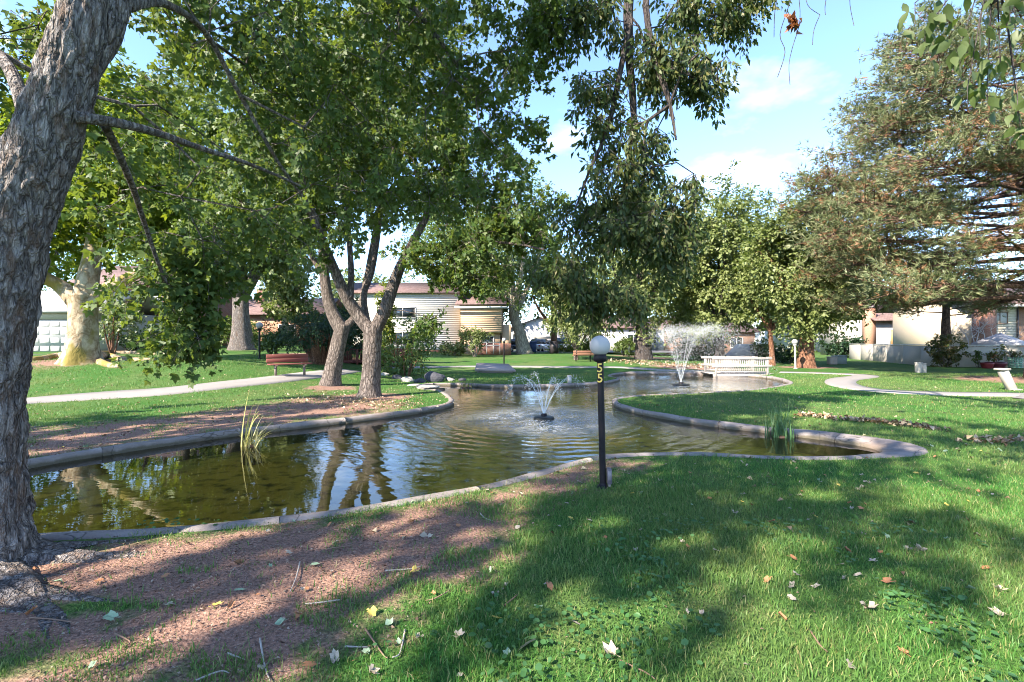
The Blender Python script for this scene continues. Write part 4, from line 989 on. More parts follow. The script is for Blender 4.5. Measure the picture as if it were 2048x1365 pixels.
_boards = {}
def board(root, L, x, y, z, bh, mat, axis='x'):
    key = (round(L, 2), bh, mat.name, axis)
    if key not in _boards:
        mb = MB(); t0, t1 = 0.012, 0.022
        v = [(-L / 2, -t1, -bh / 2), (L / 2, -t1, -bh / 2), (L / 2, 0, -bh / 2), (-L / 2, 0, -bh / 2), (-L / 2, -t0, bh / 2 + 0.01), (L / 2, -t0, bh / 2 + 0.01), (L / 2, 0, bh / 2 + 0.01), (-L / 2, 0, bh / 2 + 0.01)]
        mb.add(v, [[0, 3, 2, 1], [4, 5, 6, 7], [0, 1, 5, 4], [1, 2, 6, 5], [2, 3, 7, 6], [3, 0, 4, 7]]); me = mb.mesh('siding_board'); me.materials.append(mat); _boards[key] = me
    o = link('siding_board', _boards[key], None, root); o.location = (x, y, z)
    if axis == 'y': o.rotation_euler = (0, 0, math.radians(-90))
    return o
def siding(root, x0, x1, y, z0, z1, bh, mat):
    n = int(round((z1 - z0) / bh))
    for i in range(n): board(root, x1 - x0, (x0 + x1) / 2, y, z0 + (i + 0.5) * bh, bh, mat)
def wall(root, x0, x1, y0, y1, z0, z1, mat, name='wall'):
    return MB().box(((x0 + x1) / 2, (y0 + y1) / 2, (z0 + z1) / 2), (x1 - x0, y1 - y0, z1 - z0)).build(name, mat, root)
def gable(root, x0, x1, y0, y1, z, rise, ov, mat, along='x', name='roof', th=0.14):
    mb = MB()
    if along == 'x':
        ym = (y0 + y1) / 2; s = rise / (ym - y0)
        for ya, yb in ((y0 - ov, ym), (y1 + ov, ym)):
            za = z - ov * s; zb = z + rise
            v = [(x0 - ov, ya, za), (x1 + ov, ya, za), (x1 + ov, yb, zb), (x0 - ov, yb, zb)]
            mb.add([(a, b, c - 0.0) for a, b, c in v] + [(a, b, c + th) for a, b, c in v], [[0, 1, 2, 3], [7, 6, 5, 4], [0, 4, 5, 1], [1, 5, 6, 2], [2, 6, 7, 3], [3, 7, 4, 0]])
    else:
        xm = (x0 + x1) / 2; s = rise / (xm - x0)
        for xa, xb in ((x0 - ov, xm), (x1 + ov, xm)):
            za = z - ov * s; zb = z + rise
            v = [(xa, y0 - ov, za), (xa, y1 + ov, za), (xb, y1 + ov, zb), (xb, y0 - ov, zb)]
            mb.add([(a, b, c) for a, b, c in v] + [(a, b, c + th) for a, b, c in v], [[0, 1, 2, 3], [7, 6, 5, 4], [0, 4, 5, 1], [1, 5, 6, 2], [2, 6, 7, 3], [3, 7, 4, 0]])
        ptri = [(x0, y0, z), (x1, y0, z), (xm, y0, z + rise)]
        MB().add(ptri + [(a, y1, c) for a, _, c in ptri], [[0, 1, 4, 3]], [[0, 1, 2], [3, 5, 4]]).build('gable_wall', root['_gm'] if False else M_WHITE, root)
    o = mb.build(name, mat, root); return o
def window(root, x, y, z, w, h, pane=None, mull=1, fmat=None):
    f = MB(); t = 0.07
    f.box((x, y - 0.03, z + h / 2), (w + 2 * t, 0.08, t)); f.box((x, y - 0.03, z - h / 2), (w + 2 * t, 0.1, t))
    for sx in (-1, 1): f.box((x + sx * (w / 2 + t / 2 - 0.001), y - 0.03, z), (t - 0.004, 0.07, h - t))
    for k in range(mull): f.box((x - w / 2 + w * (k + 1) / (mull + 1), y - 0.03, z), (0.05, 0.06, h - t))
    fo = f.build('window', fmat or M_TRIM, root)
    MB().box((x, y - 0.02, z), (w, 0.02, h)).build('pane', pane or M_GLASS, fo)
def chimney(root, x, y, z0, z1, w, d, mat):
    o = MB().box((x, y, (z0 + z1) / 2), (w, d, z1 - z0)).build('chimney', mat, root)
    MB().box((x, y, z1 + 0.06), (w + 0.16, d + 0.16, 0.12)).build('chimney_cap', mat_plain('cap_stone', (0.4, 0.36, 0.33)), o)

# --- two-storey house beyond the pond
hx = lambda px, Y: (px - CX) / F * Y
hb = (hx(920, 45), 45.0, 0.5)
hs = thing('sided_house', 'two-storey house with white siding and a tan gabled wing beyond the lawn', 'house', hb)
X = lambda px, Y=45: hx(px, Y) - hb[0]
wall(hs, X(690), X(919), 0.04, 8, 0, 5.75, M_WHITE); siding(hs, X(690), X(919), 0.0, 0.35, 5.75, 0.2, M_WHITE)
wall(hs, X(690) - .02, X(919) - 0.02, 0.0, 0.03, -0.1, 0.34, M_BRICK, 'plinth')
gable(hs, X(690), X(919), 0, 8, 5.75, 1.3, 0.35, M_ROOF)
window(hs, X(806), -0.03, 3.85, 2.3, 0.95, mull=1); window(hs, X(806), -0.03, 1.35, 2.2, 1.3, mull=1)
yw = -1.6
wall(hs, X(921, 43.4), X(1003, 43.4), yw + 0.04, 8.4, 1.9, 4.55, M_TAN, 'wing_wall'); siding(hs, X(921, 43.4), X(1003, 43.4), yw, 1.95, 4.55, 0.2, M_TAN)
wall(hs, X(927, 43.4), X(1000, 43.4), yw + 0.5, 8.3, -0.1, 1.9, M_TAN, 'lower_wall'); wall(hs, X(945, 43.4), X(1022, 43.4), yw + 0.1, yw + 0.4, -0.1, 0.95, M_BRICK, 'brick_plinth')
wall(hs, X(1003, 43.4) + .01, X(1022, 43.4), yw + 0.6, 8.2, -0.1, 2.7, M_TAN, 'side_wing')
gable(hs, X(921, 43.4), X(1003, 43.4), yw, 8.4, 4.55, 1.25, 0.45, M_ROOF, name='wing_roof')
MB().box(((X(921, 43.4) + X(1003, 43.4)) / 2, yw - 0.48, 4.22), (X(1003, 43.4) - X(921, 43.4) + 0.98, 0.05, 0.2)).build('gutter', M_TRIM, hs)
window(hs, X(975, 43.4), yw + 0.47, 1.1, 1.0, 1.0)
rl = MB()
for z in (0.75, 1.05): rl.bar((X(935, 43), yw - 0.9, z), (X(1000, 43), yw - 0.9, z), 0.06, 0.06)
for k in range(6): rl.bar((X(935 + 13 * k, 43), yw - 0.9, 0), (X(935 + 13 * k, 43), yw - 0.9, 1.05), 0.06, 0.06)
rl.build('railing', M_TRIM, hs)

# --- garage on the slope
gy = 30.0; gb_ = (hx(195, gy), gy, 0.9)
ga = thing('garage', 'pale garage with panelled door behind the sycamore', 'garage', gb_)
XG = lambda px: hx(px, gy) - gb_[0]
wall(ga, XG(-120), 0, 0.15, 7, -0.3, 2.62, M_STUCCO); wall(ga, XG(-120), 0.02, 0.0, 0.14, 2.12, 2.64, mat_plain('tan_fascia', (0.45, 0.40, 0.33)), 'header')
wall(ga, -0.3, 0.01, 0.0, 0.13, -0.3, 2.115, M_TRIM, 'jamb')
gable(ga, XG(-120), 0, 0, 7, 2.66, 1.5, 0.35, M_ROOFG)
dr = MB().box((XG(-120) / 2 - 0.15, 0.1, 1.05), (-XG(-120) - 0.32, 0.06, 2.12)).build('garage_door', mat_plain('door_paint', (0.46, 0.45, 0.42), 0.6, 0.05), ga)
pm = MB(); pm.box((0, 0, 0), (0.56, 0.03, 0.32), bev=0.012); pme = pm.mesh('panel'); pme.materials.append(M_TRIM)
for i in range(14):
    for j in range(4):
        o = link('panel', pme, None, dr); o.location = (-0.75 - i * 0.66, 0.058, 0.27 + j * 0.52)
MB().box((XG(-120) / 2, -2.6, -0.04), (-XG(-120) + 1, 5.2, 0.1)).build('apron_slab', M_PATH, ga)

# --- brick house
by = 37.0; bb = (hx(280, by), by, 1.0)
bh = thing('brick_house', 'red brick house with a pale sided bay behind shrubs', 'house', bb)
XB = lambda px: hx(px, by) - bb[0]
wall(bh, XB(150), XB(298), 0, 8, -0.3, 5.2, M_BRICK); wall(bh, XB(298) + .01, XB(325), 0.25, 8, -0.3, 5.2, M_GREY, 'bay_wall'); siding(bh, XB(298) + .01, XB(325), 0.2, 0.2, 5.2, 0.2, M_GREY)
wall(bh, XB(325) + .01, XB(360), 0, 8, -0.3, 5.2, M_BRICK); gable(bh, XB(150), XB(360), 0, 8, 5.2, 1.8, 0.5, M_ROOF)
window(bh, XB(311), 0.15, 1.3, 0.5, 1.2, mull=0); window(bh, XB(240), -0.03, 3.6, 1.4, 1.1)
b3 = thing('brick_house', 'low red brick house far behind the grey cottonwood', 'house', (hx(555, 50), 50, 1.2)); wall(b3, -5, 4.5, 0, 8, -0.3, 3.4, M_BRICK2); gable(b3, -5, 4.5, 0, 8, 3.4, 1.8, 0.5, M_ROOF); chimney(b3, -3.2, 3, 3.4, 6.2, 0.8, 0.8, M_BRICK); window(b3, 1.0, -0.03, 1.6, 1.6, 1.2)

# --- far white houses
def simple_house(px, Y, w, d, h, rise, label, mat, wins, base=0.5, roof=M_ROOF, along='x', garage=None):
    r_ = thing('far_house', label, 'house', (hx(px, Y), Y, base))
    wall(r_, -w / 2, w / 2, 0, d, -0.5, h, mat); gable(r_, -w / 2, w / 2, 0, d, h, rise, 0.4, roof, along)
    for (x, z, ww, hh) in wins: window(r_, x, -0.03, z, ww, hh)
    if garage:
        g_ = MB().box((garage, -0.02, 1.05), (2.6, 0.06, 2.1)).build('garage_door', mat_plain('far_door', (0.4, 0.37, 0.36), 0.7), r_)
        for j in range(4): MB().box((garage, -0.06, 0.28 + j * 0.52), (2.5, 0.03, 0.44)).build('panel', g_.data.materials[0], g_)
    return r_
simple_house(1080, 68, 9.5, 8, 2.9, 1.7, 'small grey house with garage behind the leaning pale tree', M_GREY, [(-3.4, 1.5, 0.9, 1.5), (3.4, 1.5, 0.8, 1.6)], 0.45, garage=0.3, along='y')
simple_house(1235, 66, 9.5, 8, 3.2, 1.6, 'white house behind the lamp globe', M_WHITE, [(-2.6, 1.6, 1.2, 1.2), (2.2, 1.6, 1.6, 1.2)], 0.4)
simple_house(1160, 80, 8, 8, 4.6, 1.5, 'white house far behind the yellow hedge', M_WHITE, [(-1.8, 3.4, 1.2, 1.0), (1.8, 3.4, 1.2, 1.0)], 0.45)
simple_house(1330, 72, 9, 8, 3.2, 1.8, 'grey house far behind the broad dark-trunked tree', M_GREY, [(-2, 1.6, 1.2, 1.2), (2, 1.6, 1.2, 1.2)], 0.3)
simple_house(1440, 58, 8.5, 8, 2.9, 1.8, 'brown house hidden behind the sunlit round tree', M_BRICK2, [(2, 1.5, 1.4, 1.2)], 0.0)
simple_house(1640, 74, 12, 8, 3.4, 1.8, 'white house far behind the rusty-trunked tree', M_WHITE, [(-3, 1.6, 1.4, 1.2), (3, 1.6, 1.4, 1.2)], 0.0)
simple_house(420, 62, 10, 8, 3.4, 1.8, 'pale house far behind the cottonwood', M_WHITE, [(-3, 1.6, 1.4, 1.2), (3, 1.6, 1.4, 1.2)], 1.2)
# slanted grey shed
sy = 41.0; sh = thing('lean_to_shed', 'slanted grey shed roof with white edge behind the white bridge', 'shed', (hx(1500, sy), sy, 0))
MB().add([(-1.7, 0, 0), (1.0, 0, 0), (0.4, 0, 1.35), (-0.2, 0, 1.4), (-1.7, 2, 0), (1.0, 2, 0), (0.4, 2, 1.35), (-0.2, 2, 1.4)], [[0, 1, 2, 3], [7, 6, 5, 4], [1, 5, 6, 2], [0, 3, 7, 4], [3, 2, 6, 7]]).build('shed_body', M_GREY, sh)
MB().bar((0.4, -0.05, 1.42), (1.25, -0.05, 0), 0.1, 0.14).build('edge_board', M_TRIM, sh)

# --- houses behind the garden wall
ry = 37.0; rb = (hx(1985, ry), ry, 0.0)
rh = thing('sided_house', 'cream sided house with brick chimney behind the patio umbrella', 'house', rb)
XR = lambda px: hx(px, ry) - rb[0]
wall(rh, XR(1950), XR(2036), 0.04, 8, -0.2, 4.75, M_CREAM); siding(rh, XR(1950), XR(2036), 0, 0.15, 4.75, 0.2, M_CREAM)
wall(rh, XR(2036) + .01, XR(2120), 0.3, 8, -0.2, 4.9, M_BRICK2, 'brick_wall'); gable(rh, XR(1950), XR(2120), 0, 8, 4.8, 1.9, 0.9, M_ROOF)
MB().box(((XR(1950) + XR(2120)) / 2, -0.92, 4.35), (XR(2120) - XR(1950) + 1.8, 0.06, 0.2)).build('fascia', M_TRIM, rh)
MB().box(((XR(1950) + XR(2120)) / 2, -0.45, 4.40), (XR(2120) - XR(1950) + 1.76, 0.86, 0.03)).build('soffit', M_CREAM, rh)
chimney(rh, XR(1945), -0.9, -0.2, 5.9, 1.1, 0.8, M_BRICK); window(rh, XR(1998), -0.03, 3.45, 1.1, 0.9, M_BLIND, 1, mat_plain('brown_frame', (0.2, 0.13, 0.09))); window(rh, XR(2000), -0.03, 1.4, 1.3, 1.2)
MB().box((XR(2034), -0.06, 2.3), (0.09, 0.09, 4.4)).build('downpipe', mat_plain('dark_pipe', (0.1, 0.08, 0.08)), rh)
r2 = 50.0; r2b = (hx(1830, r2), r2, 0.0)
h2 = thing('rendered_house', 'white rendered house with two brick chimneys behind the garden wall', 'house', r2b)
X2 = lambda px: hx(px, r2) - r2b[0]
wall(h2, X2(1752), X2(1868), 0, 9, -0.2, 4.0, M_STUCCO); gable(h2, X2(1752), X2(1868), 0, 9, 4.0, 1.8, 0.6, M_ROOF)
wall(h2, X2(1868) + .01, X2(1905), 0.6, 9, -0.2, 3.8, M_GREY, 'grey_wing'); siding(h2, X2(1868) + .02, X2(1905), 0.55, 0.2, 3.8, 0.2, M_GREY)
chimney(h2, X2(1744), 0.4, -0.2, 5.2, 0.9, 0.8, M_BRICK2); chimney(h2, X2(1806), -0.5, -0.2, 5.9, 0.95, 0.8, M_BRICK2)
window(h2, X2(1790), -0.03, 2.1, 1.0, 1.6, mat_plain('orange_blind', (0.5, 0.28, 0.13)), 0); window(h2, X2(1830), -0.03, 2.1, 1.0, 1.8, M_BLIND, 0); window(h2, X2(1885), 0.5, 1.6, 1.1, 1.0)
h4 = simple_house(1960, 62, 14, 9, 4.4, 1.8, 'pale house with dark roof far behind the pines', M_STUCCO, [(-3, 3.2, 1.3, 1.0)], 0.0)

# --- garden wall of panels
gw = thing('garden_wall', 'pale stucco garden wall of joined panels casting round the house yards', 'wall', (hx(1880, 30), 30, 0))
def wrun(a, b, h, seg):
    a, b = np.array(a), np.array(b); L = np.linalg.norm(b - a); n = max(1, int(L / seg)); d = (b - a) / L; rz = math.atan2(d[1], d[0])
    for i in range(n):
        c = a + (b - a) * (i + 0.5) / n; w = L / n - 0.015
        mb = MB().box((0, 0, h / 2), (w, 0.12, h), bev=0.01)
        o = mb.build('wall_panel', M_STUCCO, gw); o.location = (c[0] - gw.location.x, c[1] - gw.location.y, -0.05 + rng.uniform(-0.012, 0.012)); o.rotation_euler = (0, 0, rz)
    for i in range(n):
        c = a + (b - a) * (i + 0.5) / n
        o = MB().box((0, 0, 0), (L / n - 0.012, 0.2, 0.07), bev=0.012).build('wall_cap', M_TRIM, gw); o.location = (c[0] - gw.location.x, c[1] - gw.location.y, h + 0.02); o.rotation_euler = (0, 0, rz)
wrun((hx(1700, 44), 44), (hx(1884, 30.5), 30.5), 1.36, 2.0); wrun((hx(1886, 30.2), 30.2), (hx(2140, 28), 28), 1.36, 2.0)

# ------------------------------------------------------------------ street furniture
M_BLACK = mat_plain('black_metal', (0.012, 0.0095, 0.013), 0.5, 0.2, 10, 0.2, bump=0.05); M_LWHITE = mat_plain('white_metal', (0.45, 0.42, 0.39), 0.5, 0.1)
m = Mt('globe_acrylic'); n1 = m.noise(3, m.obj(), 3); gpr = m.pr(m.mix(n1, (0.34, 0.32, 0.32), (0.42, 0.40, 0.40)), 0.7, 0.25); M_GLOBE = m.done(gpr)
m = Mt('number_gold'); M_GOLD = m.done(m.pr((0.75, 0.50, 0.10), 0.4, 0.5))
def sphere_prof(r, z, n=14, cut=0.06): return [(max(0.0005, r * math.sin(a)), z - r * math.cos(a)) for a in np.linspace(0.25, math.pi, n)]
def lamp(label, base, hc, rp, rg, mat, digits=None, box=False, lean=0.0, sides=24):
    t = thing('lamp_post', label, 'lamp', tuple(base)); t.rotation_euler = (0, lean, 0)
    MB().lathe([(rp * 1.0, -0.1), (rp, hc - rg - 0.06)], sides=16).build('post', mat, t, True)
    MB().lathe([(rp * 2.2, -0.05), (rp * 2.2, 0.012), (rp * 1.3, 0.02), (rp * 1.02, 0.05)], sides=16).build('base_collar', mat, t, True)
    MB().lathe([(rp * 0.9, hc - rg - 0.07), (rp * 2.0, hc - rg - 0.055), (rp * 2.1, hc - rg - 0.015), (rp * 1.6, hc - rg + 0.035), (0.001, hc - rg + 0.036)], sides=20).build('collar', mat, t, True)
    MB().lathe(sphere_prof(rg, hc), sides=sides).build('globe', M_GLOBE, t, True)
    if digits:
        for k, ch in enumerate(digits):
            cu = bpy.data.curves.new('digit', 'FONT'); cu.body = ch; cu.size = 0.135; cu.extrude = 0.002; cu.align_x = 'CENTER'; cu.offset = 0.0012
            tmp = bpy.data.objects.new('digit_tmp', cu); COL.objects.link(tmp)
            dg = bpy.context.evaluated_depsgraph_get(); me = bpy.data.meshes.new_from_object(tmp.evaluated_get(dg)); bpy.data.objects.remove(tmp, do_unlink=True)
            me.materials.clear(); me.materials.append(M_GOLD)
            o = link('digit', me, None, t); o.location = (-0.014, -rp - 0.005, hc - 0.285 - 0.112 * k); o.rotation_euler = (math.radians(90), 0, 0)
    if box:
        bx = MB().box((rp + 0.03, -0.02, 0.13), (0.05, 0.07, 0.17), bev=0.006).build('outlet_box', mat_plain('box_grey', (0.10, 0.09, 0.11), 0.5), t)
        MB().box((rp + 0.03, -0.02, 0.0), (0.028, 0.028, 0.12)).build('conduit', mat_plain('conduit', (0.22, 0.19, 0.18), 0.6), bx)
        MB().box((rp + 0.03, -0.058, 0.14), (0.04, 0.008, 0.1), bev=0.003).build('outlet_cover', mat_plain('cover', (0.16, 0.15, 0.17), 0.4), bx)
    return t
b = G(1206, 976); lamp('black lamp post numbered 55 with a grey globe on the near lawn', b, EYE - (692 - CY) / F * b.y, 0.036, 0.113, M_BLACK, '55', True, lean=-0.022)
b = gb(519, 0, 22.8); lamp('black lamp post behind the red bench', b, 1.60, 0.045, 0.16, M_BLACK)
b = gb(1008, 0, 31); lamp('black lamp post on the lawn before the tan house wing', b, 1.60, 0.045, 0.13, M_BLACK)
b = gb(1591, 0, 27.8); lamp('white lamp post with white globe beside the rusty tree trunk', b, 1.57, 0.05, 0.16, M_LWHITE, lean=-0.03)
b = gb(1254, 0, 48); lamp('small dark lamp post before the white house', b, 1.6, 0.05, 0.13, M_BLACK)

M_REDW = mat_plain('red_stained_wood', (0.19, 0.06, 0.05), 0.7, 0.25, 5); M_BROWNW = mat_plain('brown_wood', (0.20, 0.095, 0.06), 0.8, 0.25, 5)
def bench(label, base, rz, L, mat, leg):
    t = thing('park_bench', label, 'bench', tuple(base), rz)
    for k in range(3): MB().box((0, -0.05 - 0.15 * k, 0.43), (L, 0.135, 0.045), bev=0.006).build('seat_plank', mat, t)
    for k in range(2): MB().box((0, 0.07 + 0.03 * k, 0.56 + 0.16 * k), (L, 0.045, 0.145), bev=0.006).build('back_plank', mat, t)
    for sx in (-1, 1):
        lg = MB().box((sx * L * 0.34, -0.2, 0.2), (0.07, 0.09, 0.42)).build('leg', leg, t)
        MB().bar((sx * L * 0.34, -0.42, 0.385), (sx * L * 0.34, 0.05, 0.385), 0.05, 0.04).bar((sx * L * 0.34, 0.04, 0.38), (sx * L * 0.34, 0.135, 0.8), 0.045, 0.03).build('bracket', leg, t)
b = G(577, 751); bench('red wooden bench facing the pond beside the winding path', b, math.radians(42), 1.5, M_REDW, mat_plain('steel_leg', (0.2, 0.16, 0.14), 0.6))
b = G(1167, 724); bench('dark brown bench on the far lawn under the small bushy tree', b, math.radians(180), 1.5, M_BROWNW, M_BLACK)

# red footbridge
b = np.array(gb(738, 0, 26.0)); fb = thing('footbridge', 'red-railed footbridge behind the forked maples', 'bridge', (b[0], b[1], b[2] - 0.1), math.radians(6))
for k in range(16): MB().box((-1.75 + 0.233 * k, 0.55, 0.16 + 0.10 * math.cos((k - 7.5) / 9)), (0.215, 1.3, 0.045)).build('deck_plank', M_REDW, fb)
for yy in (-0.15, 1.25):
    MB().bar((-1.9, yy, 0.98), (1.9, yy, 0.98), 0.1, 0.06).build('handrail', M_REDW, fb); MB().bar((-1.85, yy, 0.34), (1.85, yy, 0.34), 0.05, 0.08).build('lower_rail', M_REDW, fb)
    for sx in (-1.75, -0.6, 0.6, 1.75): MB().box((sx, yy, 0.5), (0.1, 0.1, 1.0)).build('post', M_REDW, fb)
    me = MB().box((0, 0, 0), (0.035, 0.035, 0.6)).mesh('baluster'); me.materials.append(M_BROWNW)
    for k in range(28):
        o = link('baluster', me, None, fb); o.location = (-1.66 + k * 0.123, yy, 0.65)
MB().box((-1.35, -0.1, 0.62), (0.75, 0.06, 0.5)).build('rail_board', M_REDW, fb)

# white footbridge over the far end of the pond
M_WBR = mat_plain('white_paint_wood', (0.36, 0.315, 0.285), 0.7, 0.12, 4)
yb = 23.0; b = (hx(1481, yb), yb, 0.0); wb = thing('footbridge', 'white slatted footbridge over the narrow end of the pond', 'bridge', b, math.radians(-2))
for k in range(14): MB().box((-1.35 + 0.208 * k, 0.6, 0.06), (0.195, 1.35, 0.04)).build('deck_plank', M_WBR, wb)
MB().box((0, -0.1, -0.03), (2.7, 0.07, 0.15)).build('edge_beam', M_WBR, wb)
me = MB().box((0, 0, 0), (0.042, 0.03, 0.60), bev=0.004).mesh('baluster'); me.materials.append(M_WBR)
for yy in (-0.12, 1.3):
    for z, hh in ((0.80, 0.10), (0.43, 0.10)): MB().bar((-1.42, yy - 0.045, z), (1.42, yy - 0.045, z), 0.045, hh, bev=0.006).build('rail', M_WBR, wb)
    MB().bar((-1.25, yy, 0.155), (1.25, yy, 0.155), 0.05, 0.06).build('lower_rail', M_WBR, wb)
    for sx in (-1.22, 1.22): MB().box((sx, yy, 0.38), (0.09, 0.085, 0.98), bev=0.006).build('post', M_WBR, wb)
    for k in range(26):
        o = link('baluster', me, None, wb); o.location = (-1.13 + k * 0.0904, yy, 0.475)

# stone slab, boxes, leaning post
b = G(990, 747); M_STONE = mat_plain('pinkish_stone', (0.33, 0.275, 0.26), 0.9, 0.25, 2.5, bump=0.5)
def rock(name, label, base, size, seed, mat, cat='rock', flat_top=False, group=None, rz=0):
    r = np.random.default_rng(seed); bm = bmesh.new(); bmesh.ops.create_icosphere(bm, subdivisions=3, radius=0.5)
    dirs = unit(r.normal(size=(9, 3))); lim = r.uniform(0.30, 0.46, 9)
    for v in bm.verts:
        p = np.array(v.co)
        for d_, l_ in zip(dirs, lim):
            e = p @ d_
            if e > l_: p = p - d_ * (e - l_)
        if flat_top and p[2] > 0.2: p[2] = 0.2 + (p[2] - 0.2) * 0.1
        p = p * (1 + 0.03 * math.sin(p[0] * 17 + seed) * math.sin(p[1] * 15)); v.co = Vector(p * np.array(size) + np.array([0, 0, size[2] * 0.22]))
    me = bpy.data.meshes.new(name); bm.to_mesh(me); bm.free()
    o = link(name, me, mat); o.location = base; o.rotation_euler = (0, 0, rz); tag(o, label, cat, group); return o
sl = thing('stone_slab', 'low wide stone slab lying on the lawn across the pond', 'slab', tuple(b), 0.06)
MB().box((0, 0.62, 0.06), (1.8, 1.0, 0.24), bev=0.03).build('slab_base', mat_plain('slab_side', (0.24, 0.21, 0.2), 0.9, 0.2, 3, bump=0.5), sl); MB().add([(-1.02, -0.05, .10), (1.05, -0.02, .06), (0.75, 1.3, .28), (-0.95, 1.25, .34), (-1.02, -0.05, .21), (1.05, -0.02, .16), (0.75, 1.3, .42), (-0.95, 1.25, .48)], [[0, 3, 2, 1], [4, 5, 6, 7], [0, 1, 5, 4], [1, 2, 6, 5], [2, 3, 7, 6], [3, 0, 4, 7]]).build('slab_top', M_STONE, sl)
M_ROCKD = mat_plain('dark_rock', (0.06, 0.06, 0.075), 0.8, 0.3, 3, bump=0.6); M_ROCKL = mat_plain('pale_rock', (0.34, 0.32, 0.30), 0.9, 0.3, 3, bump=0.6)
rock('boulder', 'dark blue-grey boulder at the stream mouth', G(868, 764), (0.95, 0.7, 0.62), 1, M_ROCKD)
for k, (px, py, s_, lb) in enumerate([(840, 766, .5, 'pale rock against the dark boulder'), (900, 763, .45, 'small pale rock beyond the dark boulder'), (815, 764, .6, 'mottled rock under the arching shrub'), (795, 758, .5, 'grey rock between shrub and forked maple'), (855, 776, .9, 'flat ledge stone at the water edge'), (830, 772, .7, 'flat pale stone beside the ledge stone'), (925, 762, .35, 'small grey rock nearest the thin water reeds'), (770, 752, .45, 'dark rock behind the knot-holed maple')]):
    rock('stream_rock', lb, G(px, py), (s_, s_ * 0.7, s_ * (0.22 if 'flat' in lb else 0.5)), 10 + k, M_ROCKL if k % 3 else M_ROCKD, flat_top='flat' in lb)
M_BOXP = mat_plain('pale_box', (0.36, 0.345, 0.33), 0.6, 0.1)
def ubox(label, base, w, d, h, mat, lid=True, cat='utility box', n=1):
    t = thing('utility_box', label, cat, tuple(base))
    for k in range(n):
        x = (k - (n - 1) / 2) * w * 1.15
        MB().box((x, 0.04 * k, h * (0.5 - 0.06 * k)), (w, d, h * (1 - 0.12 * k)), bev=0.015).build('case', mat, t)
        MB().box((x, 0.04 * k, h * (1 - .12 * k) + 0.015), (w * 1.1, d * 1.1, 0.05), bev=0.012).build('lid', mat, t)
    return t
ubox('pale twin utility box on the grass before the garden wall', G(1842, 746), 0.22, 0.24, 0.5, M_BOXP, n=2); ubox('short white-topped post at the far pond edge', G(1139, 767), 0.14, 0.14, 0.26, M_BOXP)
ubox('grey-green utility cabinet under the rusty-trunked tree', G(1678, 728), 0.8, 0.5, 0.55, mat_plain('grey_green', (0.22, 0.25, 0.24), 0.6)); ubox('pinkish utility box beside the grey-green cabinet', G(1664, 729), 0.5, 0.4, 0.5, mat_plain('pinkish', (0.4, 0.33, 0.3), 0.7))
b = G(2026, 781); lp = thing('leaning_post', 'tilted pale concrete post beside the path near the pine', 'post', tuple(b), 0.1)
M_POST = mat_plain('worn_concrete', (0.34, 0.30, 0.26), 0.9, 0.2, 4, bump=0.4)
p0, p1 = Vector((0.03, 0, -0.1)), Vector((-0.27, 0.1, 0.66)); MB().bar(p0, p1, 0.2, 0.24, bev=0.03).build('shaft', M_POST, lp); MB().box(p1 + Vector((0, 0, 0.03)), (0.34, 0.28, 0.07), bev=0.015).build('cap', M_POST, lp); MB().box((0.03, 0, 0.02), (0.3, 0.3, 0.06), bev=0.01).build('foot', M_POST, lp)

# planters by the garden wall, umbrella
M_POT = mat_plain('maroon_glaze', (0.09, 0.014, 0.024), 0.35, 0.2, 5, 0.5)
def pot(label, base, r0, h, mat, seed, plant=None, ph=0.7):
    t = thing('flower_pot', label, 'planter', tuple(base))
    MB().lathe([(r0 * 0.72, 0), (r0 * 0.95, h * 0.75), (r0, h), (r0 * 0.9, h), (r0 * 0.85, h * 0.85), (0.001, h * 0.84)], sides=22).build('pot', mat, t, True)
    return t
by_ = 28.4
pot('wide maroon planter tub against the garden wall', gb(1992, 0, by_), 0.5, 0.36, M_POT, 1); pot('round red pot touching the maroon planter tub', gb(1974, 0, by_ - .2), 0.32, 0.34, mat_plain('red_glaze', (0.15, 0.02, 0.025), 0.35), 2)
pc_ = gb(1992, 0, by_); shrub('potted_plant', 'leafy plant with reddish leaves growing in the maroon tub', (pc_[0], pc_[1], 0.28), 0.9, 1.1, 201, mat_leaf('potleaf', [(0.06, 0.11, 0.03), (0.14, 0.17, 0.06), (0.3, 0.09, 0.06)], 0.3), B_MID, 0.09, 700, 5, 26, cat='plant', stem=0.012)
gbk = thing('wire_planter', 'pale green lattice planter beside the pine trunk', 'planter', gb(2030, 0, by_)); mb = MB()
M_GRN = mat_plain('green_lattice', (0.20, 0.36, 0.27), 0.6)
for k in range(12):
    a = k * math.pi / 6; MB().bar((0.26 * math.cos(a), 0.26 * math.sin(a), 0), (0.29 * math.cos(a), 0.29 * math.sin(a), 0.62), 0.05, 0.02).build('slat', M_GRN, gbk)
for z in (0.06, 0.2, 0.34, 0.48, 0.61): MB().lathe([(0.275 + z * .04, z - 0.025), (0.31 + z * .04, z - 0.025), (0.31 + z * .04, z + 0.025), (0.275 + z * .04, z + 0.025), (0.275 + z * .04, z - 0.025)], sides=18).build('hoop', M_GRN, gbk)
pc_ = gb(2030, 0, by_); shrub('potted_plant', 'dark red-flowered plant standing in the green lattice planter', (pc_[0], pc_[1], 0.45), 0.6, 0.7, 202, mat_leaf('potleaf2', [(0.04, 0.1, 0.04), (0.08, 0.15, 0.06), (0.3, 0.05, 0.05)], 0.3), B_MID, 0.08, 420, 4, 20, cat='plant', stem=0.01)
shrub('climbing_plant', 'upright green climber on a thin stake at the garden wall', gb(1955, 0, 28.9), 0.5, 1.15, 203, L_MID, B_MID, 0.09, 500, 3, 24, cat='plant', stem=0.012)
